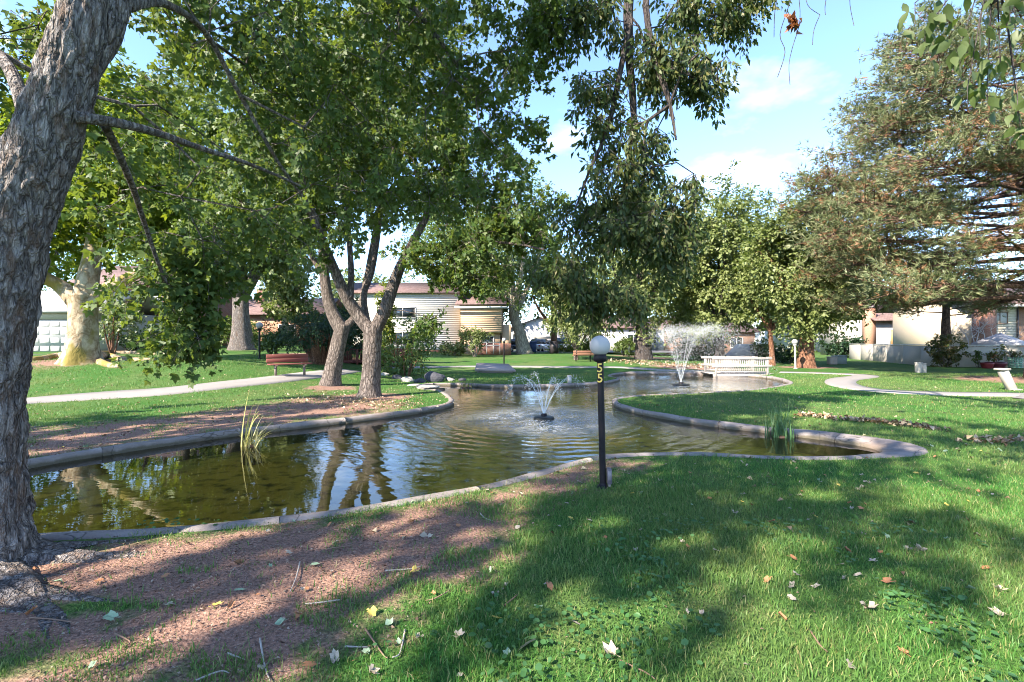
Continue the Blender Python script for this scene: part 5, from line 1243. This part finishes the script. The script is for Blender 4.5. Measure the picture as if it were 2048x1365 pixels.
ub = gb(2000, 0, 31.5); um = thing('patio_umbrella', 'grey-white patio umbrella open behind the garden wall', 'umbrella', ub)
z0, z1, R_ = 1.50, 2.2, 1.5; V = [(0, 0, z1)]; n = 8
for k in range(n): a = 2 * math.pi * (k + .5) / n; V.append((R_ * math.cos(a), R_ * math.sin(a), z0))
for k in range(n): a = 2 * math.pi * (k + .5) / n; V.append((R_ * math.cos(a), R_ * math.sin(a), z0 - 0.14))
MB().add(V, [[1 + k, 1 + (k + 1) % n, 9 + (k + 1) % n, 9 + k] for k in range(n)], [[0, 1 + (k + 1) % n, 1 + k] for k in range(n)]).build('canopy', mat_plain('canvas', (0.42, 0.40, 0.42), 0.9, 0.08), um)
MB().tube([(0, 0, 0), (0, 0, 2.25)], 0.025, 8).build('pole', M_BLACK, um)
for k in range(n): a = 2 * math.pi * (k + .5) / n; MB().bar((0, 0, z1 - 0.08), (R_ * 0.97 * math.cos(a), R_ * .97 * math.sin(a), z0 - 0.02), 0.02, 0.02).build('rib', M_BLACK, um)

# bins and cars at the far kerb
def bin_(label, base, w, h, mat):
    t = thing('rubbish_bin', label, 'bin', tuple(base))
    a, c = w * 0.40, w * 0.5; V = [(-a, -a, 0.06), (a, -a, 0.06), (a, a, 0.06), (-a, a, 0.06), (-c, -c, h), (c, -c, h), (c, c, h), (-c, c, h)]
    MB().add(V, [[0, 3, 2, 1], [4, 5, 6, 7], [0, 1, 5, 4], [1, 2, 6, 5], [2, 3, 7, 6], [3, 0, 4, 7]]).build('body', mat, t); MB().box((0, 0.02, h + 0.04), (w * 1.12, w * 1.15, 0.09), bev=0.03).build('lid', mat, t)
    for sx in (-1, 1): MB().tube([(sx * a * .9 - .03, a, 0.12), (sx * a * .9 + .03, a, 0.12)], 0.12, 12).build('wheel', M_BLACK, t)
bin_('dark brown rubbish bin before the rust-trunked tree', gb(1108, 0, 47), 0.85, 1.15, mat_plain('dark_plastic', (0.035, 0.03, 0.035), 0.5)); bin_('blue rubbish bin beside the leaning pale trunk', gb(1066, 0, 50), 0.75, 1.1, mat_plain('blue_plastic', (0.05, 0.08, 0.18), 0.5))
def car(label, base, rz, col, L=4.4, W=1.78, Hh=1.5):
    t = thing('parked_car', label, 'car', tuple(base), rz); mp = Mt('car_paint'); pp = mp.pr(col, 0.25, 0.6); pp.inputs['Coat Weight'].default_value = 0.6; mp = mp.done(pp)
    def ext(prof, w0, w1, name, mat, par):
        n = len(prof); V = [(x, -w0 / 2 if z < 0.95 else -w1 / 2, z) for x, z in prof] + [(x, w0 / 2 if z < 0.95 else w1 / 2, z) for x, z in prof]
        bm = bmesh.new(); vs = [bm.verts.new(v) for v in V]; bm.faces.new(vs[:n][::-1]); bm.faces.new(vs[n:])
        for i in range(n): bm.faces.new([vs[i], vs[(i + 1) % n], vs[n + (i + 1) % n], vs[n + i]])
        bmesh.ops.bevel(bm, geom=[e for e in bm.edges], offset=0.05, segments=2, affect='EDGES'); bmesh.ops.recalc_face_normals(bm, faces=bm.faces)
        me = bpy.data.meshes.new(name); bm.to_mesh(me); bm.free(); return link(name, me, mat, par, True)
    bd = ext([(-L / 2, 0.3), (L / 2, 0.3), (L / 2, 0.68), (L * 0.30, 0.88), (-L * 0.46, 0.92), (-L / 2, 0.75)], W, W, 'body', mp, t)
    ext([(L * 0.26, 0.86), (L * 0.10, Hh), (-L * 0.30, Hh), (-L * 0.42, 0.88)], W * 0.96, W * 0.80, 'cabin', M_GLASS, t)
    MB().box((-L * 0.1, 0, Hh + 0.005), (L * 0.36, W * 0.74, 0.05), bev=0.02).build('roof_panel', mp, t)
    for sx in (-0.31, 0.32):
        for sy_ in (-1, 1):
            w = MB().tube([(sx * L, sy_ * (W / 2 - 0.2), 0.33), (sx * L, sy_ * (W / 2 + 0.01), 0.33)], 0.33, 18).build('wheel', M_BLACK, t); MB().tube([(sx * L, sy_ * (W / 2 + 0.005), 0.33), (sx * L, sy_ * (W / 2 + 0.022), 0.33)], 0.2, 12).build('rim', M_LWHITE, w)
    for sy_ in (-1, 1): MB().box((L / 2 - 0.02, sy_ * W * 0.36, 0.66), (0.08, 0.3, 0.13), bev=0.03).build('headlight', M_LWHITE, t); MB().box((-L / 2 + 0.02, sy_ * W * 0.38, 0.72), (0.08, 0.24, 0.16), bev=0.03).build('tail_light', mat_plain('tail', (0.4, 0.03, 0.03), 0.3), t)
car('black car parked before the small grey house', gb(1035, 0, 56), 0.5, (0.012, 0.013, 0.018)); car('white car parked beside the blue bin', gb(1081, 0, 58), 1.15, (0.7, 0.7, 0.7)); car('white car parked behind the yellow-green hedge', gb(1128, 0, 63), 0.1, (0.72, 0.72, 0.72), Hh=1.7)
rd = MB(); rd.box((gb(1090, 0, 58)[0], 59, float(gz(4, 58)) - 0.03), (40, 11, 0.1)); o = rd.build('access_road', mat_plain('road', (0.22, 0.21, 0.21), 0.9)); tag(o, kind='structure')

# ------------------------------------------------------------------ fountains
m = Mt('falling_water'); e = m.n('ShaderNodeBsdfTransparent'); d_ = m.pr((0.85, 0.88, 0.9), 0.15, 0.8); mx = m.n('ShaderNodeMixShader', i0=0.34); m.l(e.outputs[0], mx.inputs[1]); m.l(d_.outputs[0], mx.inputs[2]); M_SPRAY = m.done(mx)
def fountain(label, c, hgt, reach, nj, seed, ndrop, rad, float_r, drift=(0, 0), dsz=0.008):
    r = np.random.default_rng(seed); t = thing('pond_fountain', label, 'fountain', tuple(c))
    MB().lathe([(0.001, -0.06), (float_r * 0.85, -0.06), (float_r, 0.0), (float_r * 0.98, 0.035), (float_r * 0.8, 0.055), (float_r * 0.3, 0.07), (0.001, 0.07)], sides=28).build('float_ring', mat_plain('float_black', (0.02, 0.02, 0.018), 0.4), t, True)
    MB().lathe([(float_r * 0.3, 0.06), (float_r * 0.28, 0.11), (float_r * 0.12, 0.12), (0.001, 0.12)], sides=14).build('nozzle', M_BLACK, t, True)
    drops = []
    for k in range(nj):
        a = 2 * math.pi * (k + 0.35) / nj if k else 0; rr_ = reach * (r.uniform(0.85, 1.1)); hh = hgt * r.uniform(0.9, 1.05)
        T_ = np.linspace(0, 1, 28); x = rr_ * T_; z = 4 * hh * T_ * (1 - T_)
        pts = np.stack([x * math.cos(a), x * math.sin(a), z + 0.08], 1)
        up_ = pts[:13]; MB().tube(up_, np.linspace(rad, rad * 0.55, 13), 5, False).build('jet', M_SPRAY, t, True)
        for q in range(int(ndrop / nj)):
            u = r.beta(2.2, 1.3); i = min(26, int(u * 27)); p = pts[i] + r.normal(size=3) * 0.012 * (1 + 5 * u) * hgt + np.array([drift[0] * u * u, drift[1] * u * u, 0]) * r.uniform(0, 1)
            if p[2] > 0: drops.append(p)
    k = len(drops); n_ = unit(r.normal(size=(k, 3)))
    T0 = (np.array([(-.5, 0, -.3), (.5, 0, -.3), (0, .5, -.3), (0, 0, .8)]), np.array([[0, 1, 3], [1, 2, 3], [2, 0, 3], [0, 2, 1]]))
    o = link('spray', scatter_mesh('spray', np.array(drops), n_, unit(r.normal(size=(k, 3))), dsz * r.uniform(0.6, 1.7, k), T0), M_SPRAY, t); tag(o, kind='stuff')
fountain('small fountain of thin arcing jets on a black float in the near pond', FOUNT[0], 0.84, 1.15, 8, 4, 1500, 0.010, 0.23, dsz=0.013)
fountain('tall fountain with a wide drifting spray beside the white bridge', FOUNT[1], 2.15, 1.9, 12, 5, 15000, 0.0045, 0.33, drift=(2.4, 0.3), dsz=0.014)

# ------------------------------------------------------------------ water reeds
def reeds(label, base, n, hgt, lean, spread, seed, cols, thick=0.012, bend=0.5):
    r = np.random.default_rng(seed); t = thing('reed_clump', label, 'reeds', tuple(base)); mt = mat_leaf('reed_' + str(seed), cols, 0.25, tcol=(0.3, 0.32, 0.06))
    blades = MB()
    for k in range(n):
        a = r.uniform(0, 6.28); h = hgt * r.uniform(0.45, 1.0); ln_ = np.array([math.cos(a), math.sin(a), 0]) * r.uniform(bend * 0.15, bend) * h + np.array(lean) * h * r.uniform(0.4, 1)
        p0 = np.array([r.normal() * spread, r.normal() * spread, -0.05]); T_ = np.linspace(0, 1, 7)
        arch = r.uniform(0, 0.5)
        c = np.array([p0 + ln_ * (u ** 1.6) + [0, 0, h * (u - arch * u ** 3)] for u in T_]); sd = np.array([-math.sin(a), math.cos(a), 0])
        w = thick * (1 - T_ * 0.92); V = np.concatenate([c - sd * w[:, None], c + sd * w[:, None]])
        blades.add(V, [[i, i + 1, 8 + i, 7 + i] for i in range(6)])
    o = blades.build('reed_blades', mt, t); tag(o, kind='stuff')
    MB().lathe([(0.001, 0.03), (spread * 1.0, 0.02), (spread * 1.6, -0.03), (spread * 2.4, -0.3)], sides=12).build('root_mat', mat_plain('root_mat', (0.07, 0.045, 0.035), 0.95), t, True)
def wpt(px, py): d = (EYE - WZ) * F / (py - CY); return ((px - CX) / F * d, d, WZ)
reeds('dry straw-coloured reeds bending over the calm water', wpt(505, 893), 44, 0.66, (0.45, 0, 0), 0.06, 301, [(0.22, 0.22, 0.06), (0.42, 0.38, 0.18), (0.6, 0.55, 0.36)], 0.011, 0.9)
reeds('tall straight straw reed leaning from the dry clump', wpt(492, 893), 6, 1.15, (0.36, 0.1, 0), 0.03, 302, [(0.3, 0.3, 0.08), (0.5, 0.45, 0.18)], 0.014, 0.08)
reeds('fresh green reeds growing at the rounded pond end', wpt(1562, 874), 75, 0.88, (-0.05, 0, 0), 0.09, 303, [(0.05, 0.12, 0.05), (0.09, 0.2, 0.08), (0.15, 0.27, 0.12)], 0.012, 0.45)
reeds('thin yellow-green reeds beside the far stone slab', wpt(932, 776), 36, 0.62, (0.2, 0, 0), 0.16, 304, [(0.09, 0.13, 0.03), (0.2, 0.21, 0.07)], 0.012, 0.9)
# ------------------------------------------------------------------ grass blades (near and middle lawn)
def ok_ground(p):
    k = ~in_poly(p, HOLE) & (dist_poly(p, POND) > 0.05)
    d = dist_poly(p, POND); i = np.zeros(len(p), int)
    for a in range(0, len(p), 4000): i[a:a + 4000] = np.linalg.norm(p[a:a + 4000, None] - POND[None, ::2], axis=2).argmin(1)
    k &= d > KW[::2][np.minimum(i, len(KW[::2]) - 1)] - 0.025
    for c in (pl, pr_, pc): k &= dist_line(p, c[::2]) > 0.56
    return k
def frustum_pts(n, d0, d1, r):
    d = np.sqrt(r.uniform(d0 * d0, d1 * d1, n)); x = r.uniform(-1.13, 1.13, n) * d * 1024 / F
    return np.stack([x, d], 1)
def blades(n, d0, d1, hgt, wid, seed, two=True):
    r = np.random.default_rng(seed); p = frustum_pts(n, d0, d1, r)
    s = soil_at(p[:, 0], p[:, 1]) + (vnoise(p[:, 0], p[:, 1], 0.9) - 0.5) * 0.5 + (vnoise(p[:, 0], p[:, 1], 3.2, 2) - 0.5) * 0.75
    dens = np.clip(1 - (s - 0.36) / 0.30, 0.04, 1)
    p = p[(r.uniform(0, 1, n) < dens)]; p = p[ok_ground(p)]; k = len(p)
    h = hgt * r.uniform(0.35, 1.3, k) * (0.55 + 1.0 * vnoise(p[:, 0], p[:, 1], 2.3, 5) * (0.6 + 0.8 * vnoise(p[:, 0], p[:, 1], 11.0, 6))); a = r.uniform(0, 6.28, k); w = wid * r.uniform(0.7, 1.3, k)
    z = gz(p[:, 0], p[:, 1]); lean = np.stack([r.normal(size=k), r.normal(size=k)], 1) * 0.38 * h[:, None]
    sx, sy = np.cos(a) * w / 2, np.sin(a) * w / 2; B0 = np.column_stack([p, z - 0.004])
    S_ = np.column_stack([sx, sy, np.zeros(k)]); mid = B0 + np.column_stack([lean * 0.35, h * 0.6]); tip = B0 + np.column_stack([lean, h * 0.98])
    if two:
        V = np.stack([B0 - S_, B0 + S_, mid + S_ * 0.75, mid - S_ * 0.75, tip], 1).reshape(-1, 3); i = np.arange(k)[:, None] * 5
        return V, i + np.array([[0, 1, 2, 3]]), i + np.array([[3, 2, 4]])
    V = np.stack([B0 - S_, B0 + S_, tip], 1).reshape(-1, 3); i = np.arange(k)[:, None] * 3
    return V, np.zeros((0, 4), int), i + np.array([[0, 1, 2]])
m = Mt('grass_blade'); rnd = m.n('ShaderNodeNewGeometry').outputs['Random Per Island']; pos = m.pos()
c = m.ramp(rnd, [(0.0, (0.034, 0.14, 0.024)), (0.45, (0.062, 0.195, 0.034)), (0.8, (0.12, 0.23, 0.055)), (0.9, (0.2, 0.22, 0.07)), (1.0, (0.40, 0.34, 0.17))])
c = m.mix(m.ramp(m.noise(0.25, pos, 3), [(0.42, (0, 0, 0)), (0.66, (0.5, 0.5, 0.5))]), c, (0.19, 0.215, 0.08))
c = m.mix(m.ramp(m.noise(0.9, pos, 4), [(0.45, (0, 0, 0)), (0.76, (0.6, 0.6, 0.6))]), c, (0.17, 0.185, 0.06))
p_ = m.pr(c, 0.5, 0.3); t_ = m.n('ShaderNodeBsdfTranslucent'); m.l(m.mix(0.5, c, (0.2, 0.3, 0.03)), t_.inputs['Color']); mx = m.n('ShaderNodeMixShader', i0=0.3); m.l(p_.outputs[0], mx.inputs[1]); m.l(t_.outputs[0], mx.inputs[2]); M_GRASS = m.done(mx)
def grass(name, *args, **k):
    V, q, t = blades(*args, **k); o = link(name, fast_mesh(name, V, [q, t]), M_GRASS); tag(o, 'short green lawn grass blades', 'grass', kind='stuff'); return o
grass('lawn_grass', 160000, 1.9, 5.2, 0.040, 0.005, 401); grass('lawn_grass', 150000, 5.2, 10.5, 0.05, 0.008, 402, two=False); grass('lawn_grass', 130000, 10.5, 24, 0.055, 0.016, 403, two=False)

# clover and plantain among the near grass
r = np.random.default_rng(9); p = frustum_pts(9000, 1.9, 4.2, r); cl_ = vnoise(p[:, 0], p[:, 1], 1.3, 4) + 0.25 * (p[:, 0] > 0.3) ; s = soil_at(p[:, 0], p[:, 1])
p = p[(cl_ + 0.35 * vnoise(p[:, 0], p[:, 1], 9.0, 3) > 0.98) & (s < 0.45) & (r.uniform(0, 1, len(p)) < 0.6)]; k = len(p); c3 = np.column_stack([p, gz(p[:, 0], p[:, 1]) + r.uniform(0.02, 0.05, k)])
nr = unit(np.array([0, 0, 1]) + r.normal(size=(k, 3)) * 0.35); al = unit(r.normal(size=(k, 3)) * [1, 1, 0.15])
TVc = np.array([(0, 0, 0), (-0.34, 0.3, 0.05), (-0.3, 0.75, 0.06), (0, 1, 0), (0.3, 0.75, 0.06), (0.34, 0.3, 0.05)]); TFc = np.array([[0, 5, 4, 3], [0, 3, 2, 1]])
o = link('clover', scatter_mesh('clover', c3, nr, al, 0.034 * r.uniform(0.7, 1.4, k), (TVc, TFc)), mat_leaf('clover_leaf', [(0.03, 0.10, 0.03), (0.06, 0.15, 0.045), (0.09, 0.2, 0.07)], 0.2)); tag(o, 'broad clover leaves among the grass', 'clover', kind='stuff')

# ------------------------------------------------------------------ litter: crumbs of bark and leaf, uncounted
def litter(name, n, d0, d1, sz, seed, want, mat, tm):
    r = np.random.default_rng(seed); p = frustum_pts(n, d0, d1, r); s = soil_at(p[:, 0], p[:, 1]); p = p[r.uniform(0, 1, n) < want(s, p)]; p = p[ok_ground(p)]; k = len(p)
    c3 = np.column_stack([p, gz(p[:, 0], p[:, 1]) + 0.006 + r.uniform(0, 0.012, k)])
    o = link(name, scatter_mesh(name, c3, unit(np.array([0, 0, 1]) + r.normal(size=(k, 3)) * 0.3), unit(r.normal(size=(k, 3)) * [1, 1, 0.12]), sz * r.uniform(0.5, 1.5, k), tm), mat); tag(o, 'scattered crumbs of bark and dry leaf on the ground', 'litter', kind='stuff')
L_CHIP = mat_leaf('bark_chip', [(0.11, 0.065, 0.05), (0.25, 0.15, 0.11), (0.45, 0.35, 0.27), (0.24, 0.12, 0.08)], 0.0); L_DRY = mat_leaf('dry_leaf', [(0.20, 0.10, 0.05), (0.40, 0.32, 0.2), (0.55, 0.48, 0.36), (0.34, 0.16, 0.07)], 0.15, tcol=(0.4, 0.25, 0.1))
litter('soil_litter', 42000, 1.9, 7.5, 0.021, 501, lambda s, p: np.clip((s - 0.35) * 2, 0.01, 1), L_CHIP, kite(0.5, 0.2, 0.1)); litter('soil_litter', 9000, 6.5, 16, 0.05, 502, lambda s, p: np.clip((s - 0.3) * 1.6, 0.02, 0.8), L_CHIP, kite(0.5, 0.2, 0.1))
litter('small_dry_leaves', 3200, 3.2, 17, 0.06, 503, lambda s, p: 0.35 + 0 * s, L_DRY, kite(0.7, 0.25, 0.2))
# drift of brown leaves along the pond bank and other heaps
def drift(name, label, line, n, w, sz, seed):
    r = np.random.default_rng(seed); line = [np.array(G(*q)) for q in line]; L = np.linspace(0, len(line) - 1.001, n); i = L.astype(int); f = (L - i)[:, None]
    ln = np.array(line); c = ln[i] * (1 - f) + ln[i + 1] * f + np.column_stack([r.normal(size=(n, 2)) * w, np.zeros(n)]); c[:, 2] = gz(c[:, 0], c[:, 1]) + 0.03 + np.abs(r.normal(size=n)) * 0.02
    o = link(name, scatter_mesh(name, c, unit(np.array([0, 0, 1]) + r.normal(size=(n, 3)) * 0.6), rand_dir(n, r) * [1, 1, 0.4], sz * r.uniform(0.6, 1.4, n), kite(0.7, 0.25, 0.2)), L_DRY); tag(o, label, 'leaves', kind='stuff')
drift('leaf_drift', 'long drift of dry brown leaves across the lawn by the rounded pond end', [(1595, 832), (1660, 838), (1740, 845), (1800, 852), (1870, 860)], 420, 0.10, 0.085, 601)
drift('leaf_drift', 'thin patch of pale dry leaves on the lawn past the pond end', [(1940, 886), (1990, 886), (2040, 882)], 90, 0.1, 0.08, 602); drift('leaf_drift', 'leaf litter round the far trees', [(1220, 720), (1300, 728), (1380, 735), (1460, 730)], 700, 1.0, 0.16, 603)
drift('leaf_drift', 'twigs and leaves round the maple roots', [(600, 790), (680, 800), (760, 812), (840, 808)], 500, 0.5, 0.055, 604)

# ------------------------------------------------------------------ fallen leaves lying on the near ground, one by one
def lobed_wide():
    V = [(0, 0, 0)]; Fq = []
    for a, L, w in ((0, 1.0, 0.36), (0.8, 0.86, 0.34), (-0.8, 0.86, 0.34), (1.7, 0.6, 0.26), (-1.7, 0.6, 0.26)):
        s, c = math.sin(a), math.cos(a); b = len(V)
        for (x, y, z) in ((-w, 0.55 * L, 0.05), (0, L, -0.16), (w, 0.55 * L, 0.05)): V.append((x * c + y * s, -x * s + y * c, z))
        Fq.append([0, b + 2, b + 1, b])
    return np.array(V), np.array(Fq)
def fallen_mesh(seed, curl):
    r = np.random.default_rng(seed); V, Fq = lobed_wide(); V = V.copy(); V[:, 1] -= 0.3
    rr_ = np.hypot(V[:, 0], V[:, 1]); V[:, 2] = curl * (V[:, 0] ** 2) * r.uniform(0.5, 1.4) + 0.35 * curl * np.sin(V[:, 1] * 4 + r.uniform(0, 6)) + 0.06; V = V * np.array([r.uniform(0.7, 1.1), 1, 1])
    st = np.array([(-0.02, -0.3, 0.04), (0.02, -0.3, 0.04), (0.03 + r.normal() * 0.1, -0.95, 0.1), (-0.01 + r.normal() * 0.1, -0.95, 0.1)]); b0 = len(V)
    return fast_mesh('fallen_leaf', np.vstack([V, st]), [np.vstack([Fq, [[b0, b0 + 1, b0 + 2, b0 + 3]]])])
def lmat(nm, a, b_):
    m = Mt(nm); c = m.mix(m.noise(8, m.obj(), 4), a, b_); return m.done(m.pr(c, 0.75, 0.2))
LM = {'pale': lmat('fallen_pale', (0.24, 0.185, 0.135), (0.50, 0.43, 0.34)), 'brown': lmat('fallen_brown', (0.24, 0.10, 0.05), (0.42, 0.20, 0.10)), 'green': lmat('fallen_green', (0.20, 0.30, 0.18), (0.34, 0.42, 0.28)), 'yellow': lmat('fallen_yellow', (0.45, 0.32, 0.06), (0.55, 0.42, 0.12))}
LME = {k: [] for k in LM}
for k in LM:
    for j in range(4):
        me = fallen_mesh(hash(k) % 97 if False else {'pale': 10, 'brown': 20, 'green': 30, 'yellow': 40}[k] + j, 0.15 + 0.25 * j); me.materials.append(LM[k]); LME[k].append(me)
r = np.random.default_rng(77)
def drop(kind, x, y, size, label, group):
    o = link('fallen_leaf', LME[kind][r.integers(0, 4)], None); o.location = (x, y, float(gz(x, y)) + 0.018); o.rotation_euler = (r.normal() * 0.28, r.normal() * 0.28, r.uniform(0, 6.28)); o.scale = (size * r.uniform(0.55, 1.0), size, size); tag(o, label, 'leaf', group); return o
special = [(1055, 1300, 'pale', .085, 'largest crumpled pale leaf, standing in sunlit grass near the lower edge'), (1220, 1312, 'pale', .075, 'pale pointed leaf with a long stalk, beside the largest crumpled leaf'), (1148, 1255, 'pale', .055, 'bright pale leaf on the sunlit grass behind the largest crumpled leaf'),
           (745, 1350, 'pale', .055, 'pale leaf at the lower edge where soil meets grass'), (1700, 1340, 'pale', .055, 'pale square leaf below the bright patch of sun on the grass'), (1815, 1103, 'pale', .06, 'brownish-pale leaf of the double bunch on the open lawn'), (1840, 1106, 'pale', .07, 'wider leaf of the double bunch on the open lawn'),
           (1595, 1155, 'pale', .06, 'grey-pale leaf just behind the bright patch of sun'), (1375, 1100, 'brown', .05, 'orange-brown leaf beside a grey one at mid lawn'), (2000, 1185, 'pale', .07, 'long pale leaf at the side edge of the lawn'), (1995, 1230, 'pale', .06, 'curled grey leaf below the long pale leaf'), (1740, 1225, 'pale', .07, 'pale leaf lit in the bright patch of sun'),
           (480, 1185, 'green', .06, 'pale green leaf on bare soil under the maple'), (220, 1245, 'green', .06, 'grey-green leaf in the shaded grass left by the maple roots'), (560, 1255, 'green', .05, 'green upright leaf beside pale twigs on the soil'), (630, 1135, 'green', .055, 'greenish leaf lying in the middle of the bare soil'), (620, 1340, 'brown', .06, 'rusty leaf at the lower edge on bare soil'), (60, 1230, 'brown', .05, 'brown leaf in the shaded grass beside the trunk')]
for px, py, kd, sz, lb in special:
    g_ = G(px, py); drop(kd, g_.x, g_.y, sz, lb, None)
LAND = [(b_[0], b_[1], nm) for (b_, nm) in ((flat(1206, 976), 'the numbered lamp post'), (flat(90, 1130), 'the big maple trunk'), (flat(1820, 893), 'the rounded pond end'), (flat(1055, 1300), 'the largest crumpled leaf'), (flat(1830, 1105), 'the double leaf bunch'), (flat(1740, 1225), 'the bright sun patch'), (flat(500, 1085), 'the root tips by the kerb'), (flat(560, 1290), 'the pale soil twigs'), (flat(1400, 1000), 'the mid lawn'), (flat(1980, 1010), 'the sunny lawn strip'), (flat(800, 1060), 'the sunlit soil'), (flat(1450, 1300), 'the clover patch'))]
ORD = ['first', 'second', 'third', 'fourth', 'fifth', 'sixth', 'seventh', 'eighth', 'ninth', 'tenth', 'eleventh', 'twelfth', 'thirteenth', 'fourteenth', 'fifteenth', 'sixteenth', 'seventeenth', 'eighteenth', 'nineteenth', 'twentieth', 'twenty-first', 'twenty-second', 'twenty-third', 'twenty-fourth']
DESC = {'pale': 'pale dry curled', 'brown': 'rust-brown dry', 'green': 'grey-green fallen', 'yellow': 'yellow fallen'}
p = frustum_pts(420, 2.2, 7.5, r); p = p[np.abs(p[:, 0]) < p[:, 1] * 1.05]; p = p[ok_ground(p)][:165]; s = soil_at(p[:, 0], p[:, 1])
rows = []
for (x, y), s_ in zip(p, s):
    so_ = int(s_ > 0.5); kd = str(r.choice(['pale', 'brown', 'green', 'yellow'], p=[0.55, 0.27, 0.11, 0.07] if not so_ else [0.42, 0.30, 0.22, 0.06]))
    dl = [math.hypot(x - a, y - b_) for a, b_, _ in LAND]; rows.append((int(np.argmin(dl)), kd, so_, min(dl), x, y))
cnt = {}
for li, kd, so_, _, x, y in sorted(rows):
    k_ = (li, kd, so_); n_ = cnt.get(k_, 0); cnt[k_] = n_ + 1
    drop(kd, x, y, r.uniform(0.026, 0.055), '%s leaf %s, %s out from %s' % (DESC[kd], 'on bare soil' if so_ else 'in the lawn', ORD[min(n_, 23)], LAND[li][2]), '%s leaves on the %s' % (kd, 'soil' if so_ else 'lawn'))
# twigs on the soil
tm = [mat_plain('twig_grey', (0.40, 0.35, 0.31), 0.9), mat_plain('twig_brown', (0.22, 0.14, 0.10), 0.9)]
tl = [[(600, 1130), (592, 1160), (580, 1190)], [(520, 1215), (580, 1200), (600, 1195)], [(520, 1290), (530, 1335), (540, 1360)], [(730, 1265), (765, 1305), (775, 1320)], [(810, 1265), (800, 1310), (785, 1325)], [(1620, 1265), (1640, 1300), (1655, 1305)], [(390, 1360), (440, 1350), (460, 1352)], [(655, 1105), (690, 1095), (715, 1090)], [(770, 1148), (820, 1142), (845, 1135)], [(60, 1242), (110, 1240), (150, 1248)], [(455, 1305), (490, 1325)], [(1240, 1320), (1290, 1345), (1310, 1365)], [(680, 1205), (640, 1210), (610, 1215)], [(900, 1190), (870, 1200), (850, 1205)], [(960, 1030), (970, 1040), (985, 1042)], [(230, 1275), (260, 1290), (250, 1300)], [(690, 1300), (740, 1295)], [(1010, 1210), (1035, 1198)]]
tc_ = {}
for i, line in enumerate(tl):
    pts = [np.array(G(*q)) for q in line]; b = pts[0].copy(); mb = MB(); mb.tube(smooth_line([q - b + [0, 0, 0.015 + 0.008 * math.sin(j * 2 + i)] for j, q in enumerate(pts)], 4), np.linspace(0.0055, 0.0025, (len(pts) - 1) * 4 + 1), 5, True)
    gr = soil_at(np.array([b[0]]), np.array([b[1]]))[0] < 0.5
    o = mb.build('fallen_twig', tm[i % 2], None, True); o.location = b; li = int(np.argmin([math.hypot(b[0] - a, b[1] - c_) for a, c_, _ in LAND])); tc_[(li, i % 2)] = tc_.get((li, i % 2), 0) + 1
    tag(o, 'bare %s twig %s, %s near %s' % (('grey', 'brown')[i % 2], 'in the grass' if gr else 'on reddish soil', ORD[tc_[(li, i % 2)] - 1], LAND[li][2]), 'twig', '%s twigs on the %s' % (('grey', 'brown')[i % 2], 'lawn' if gr else 'soil'))
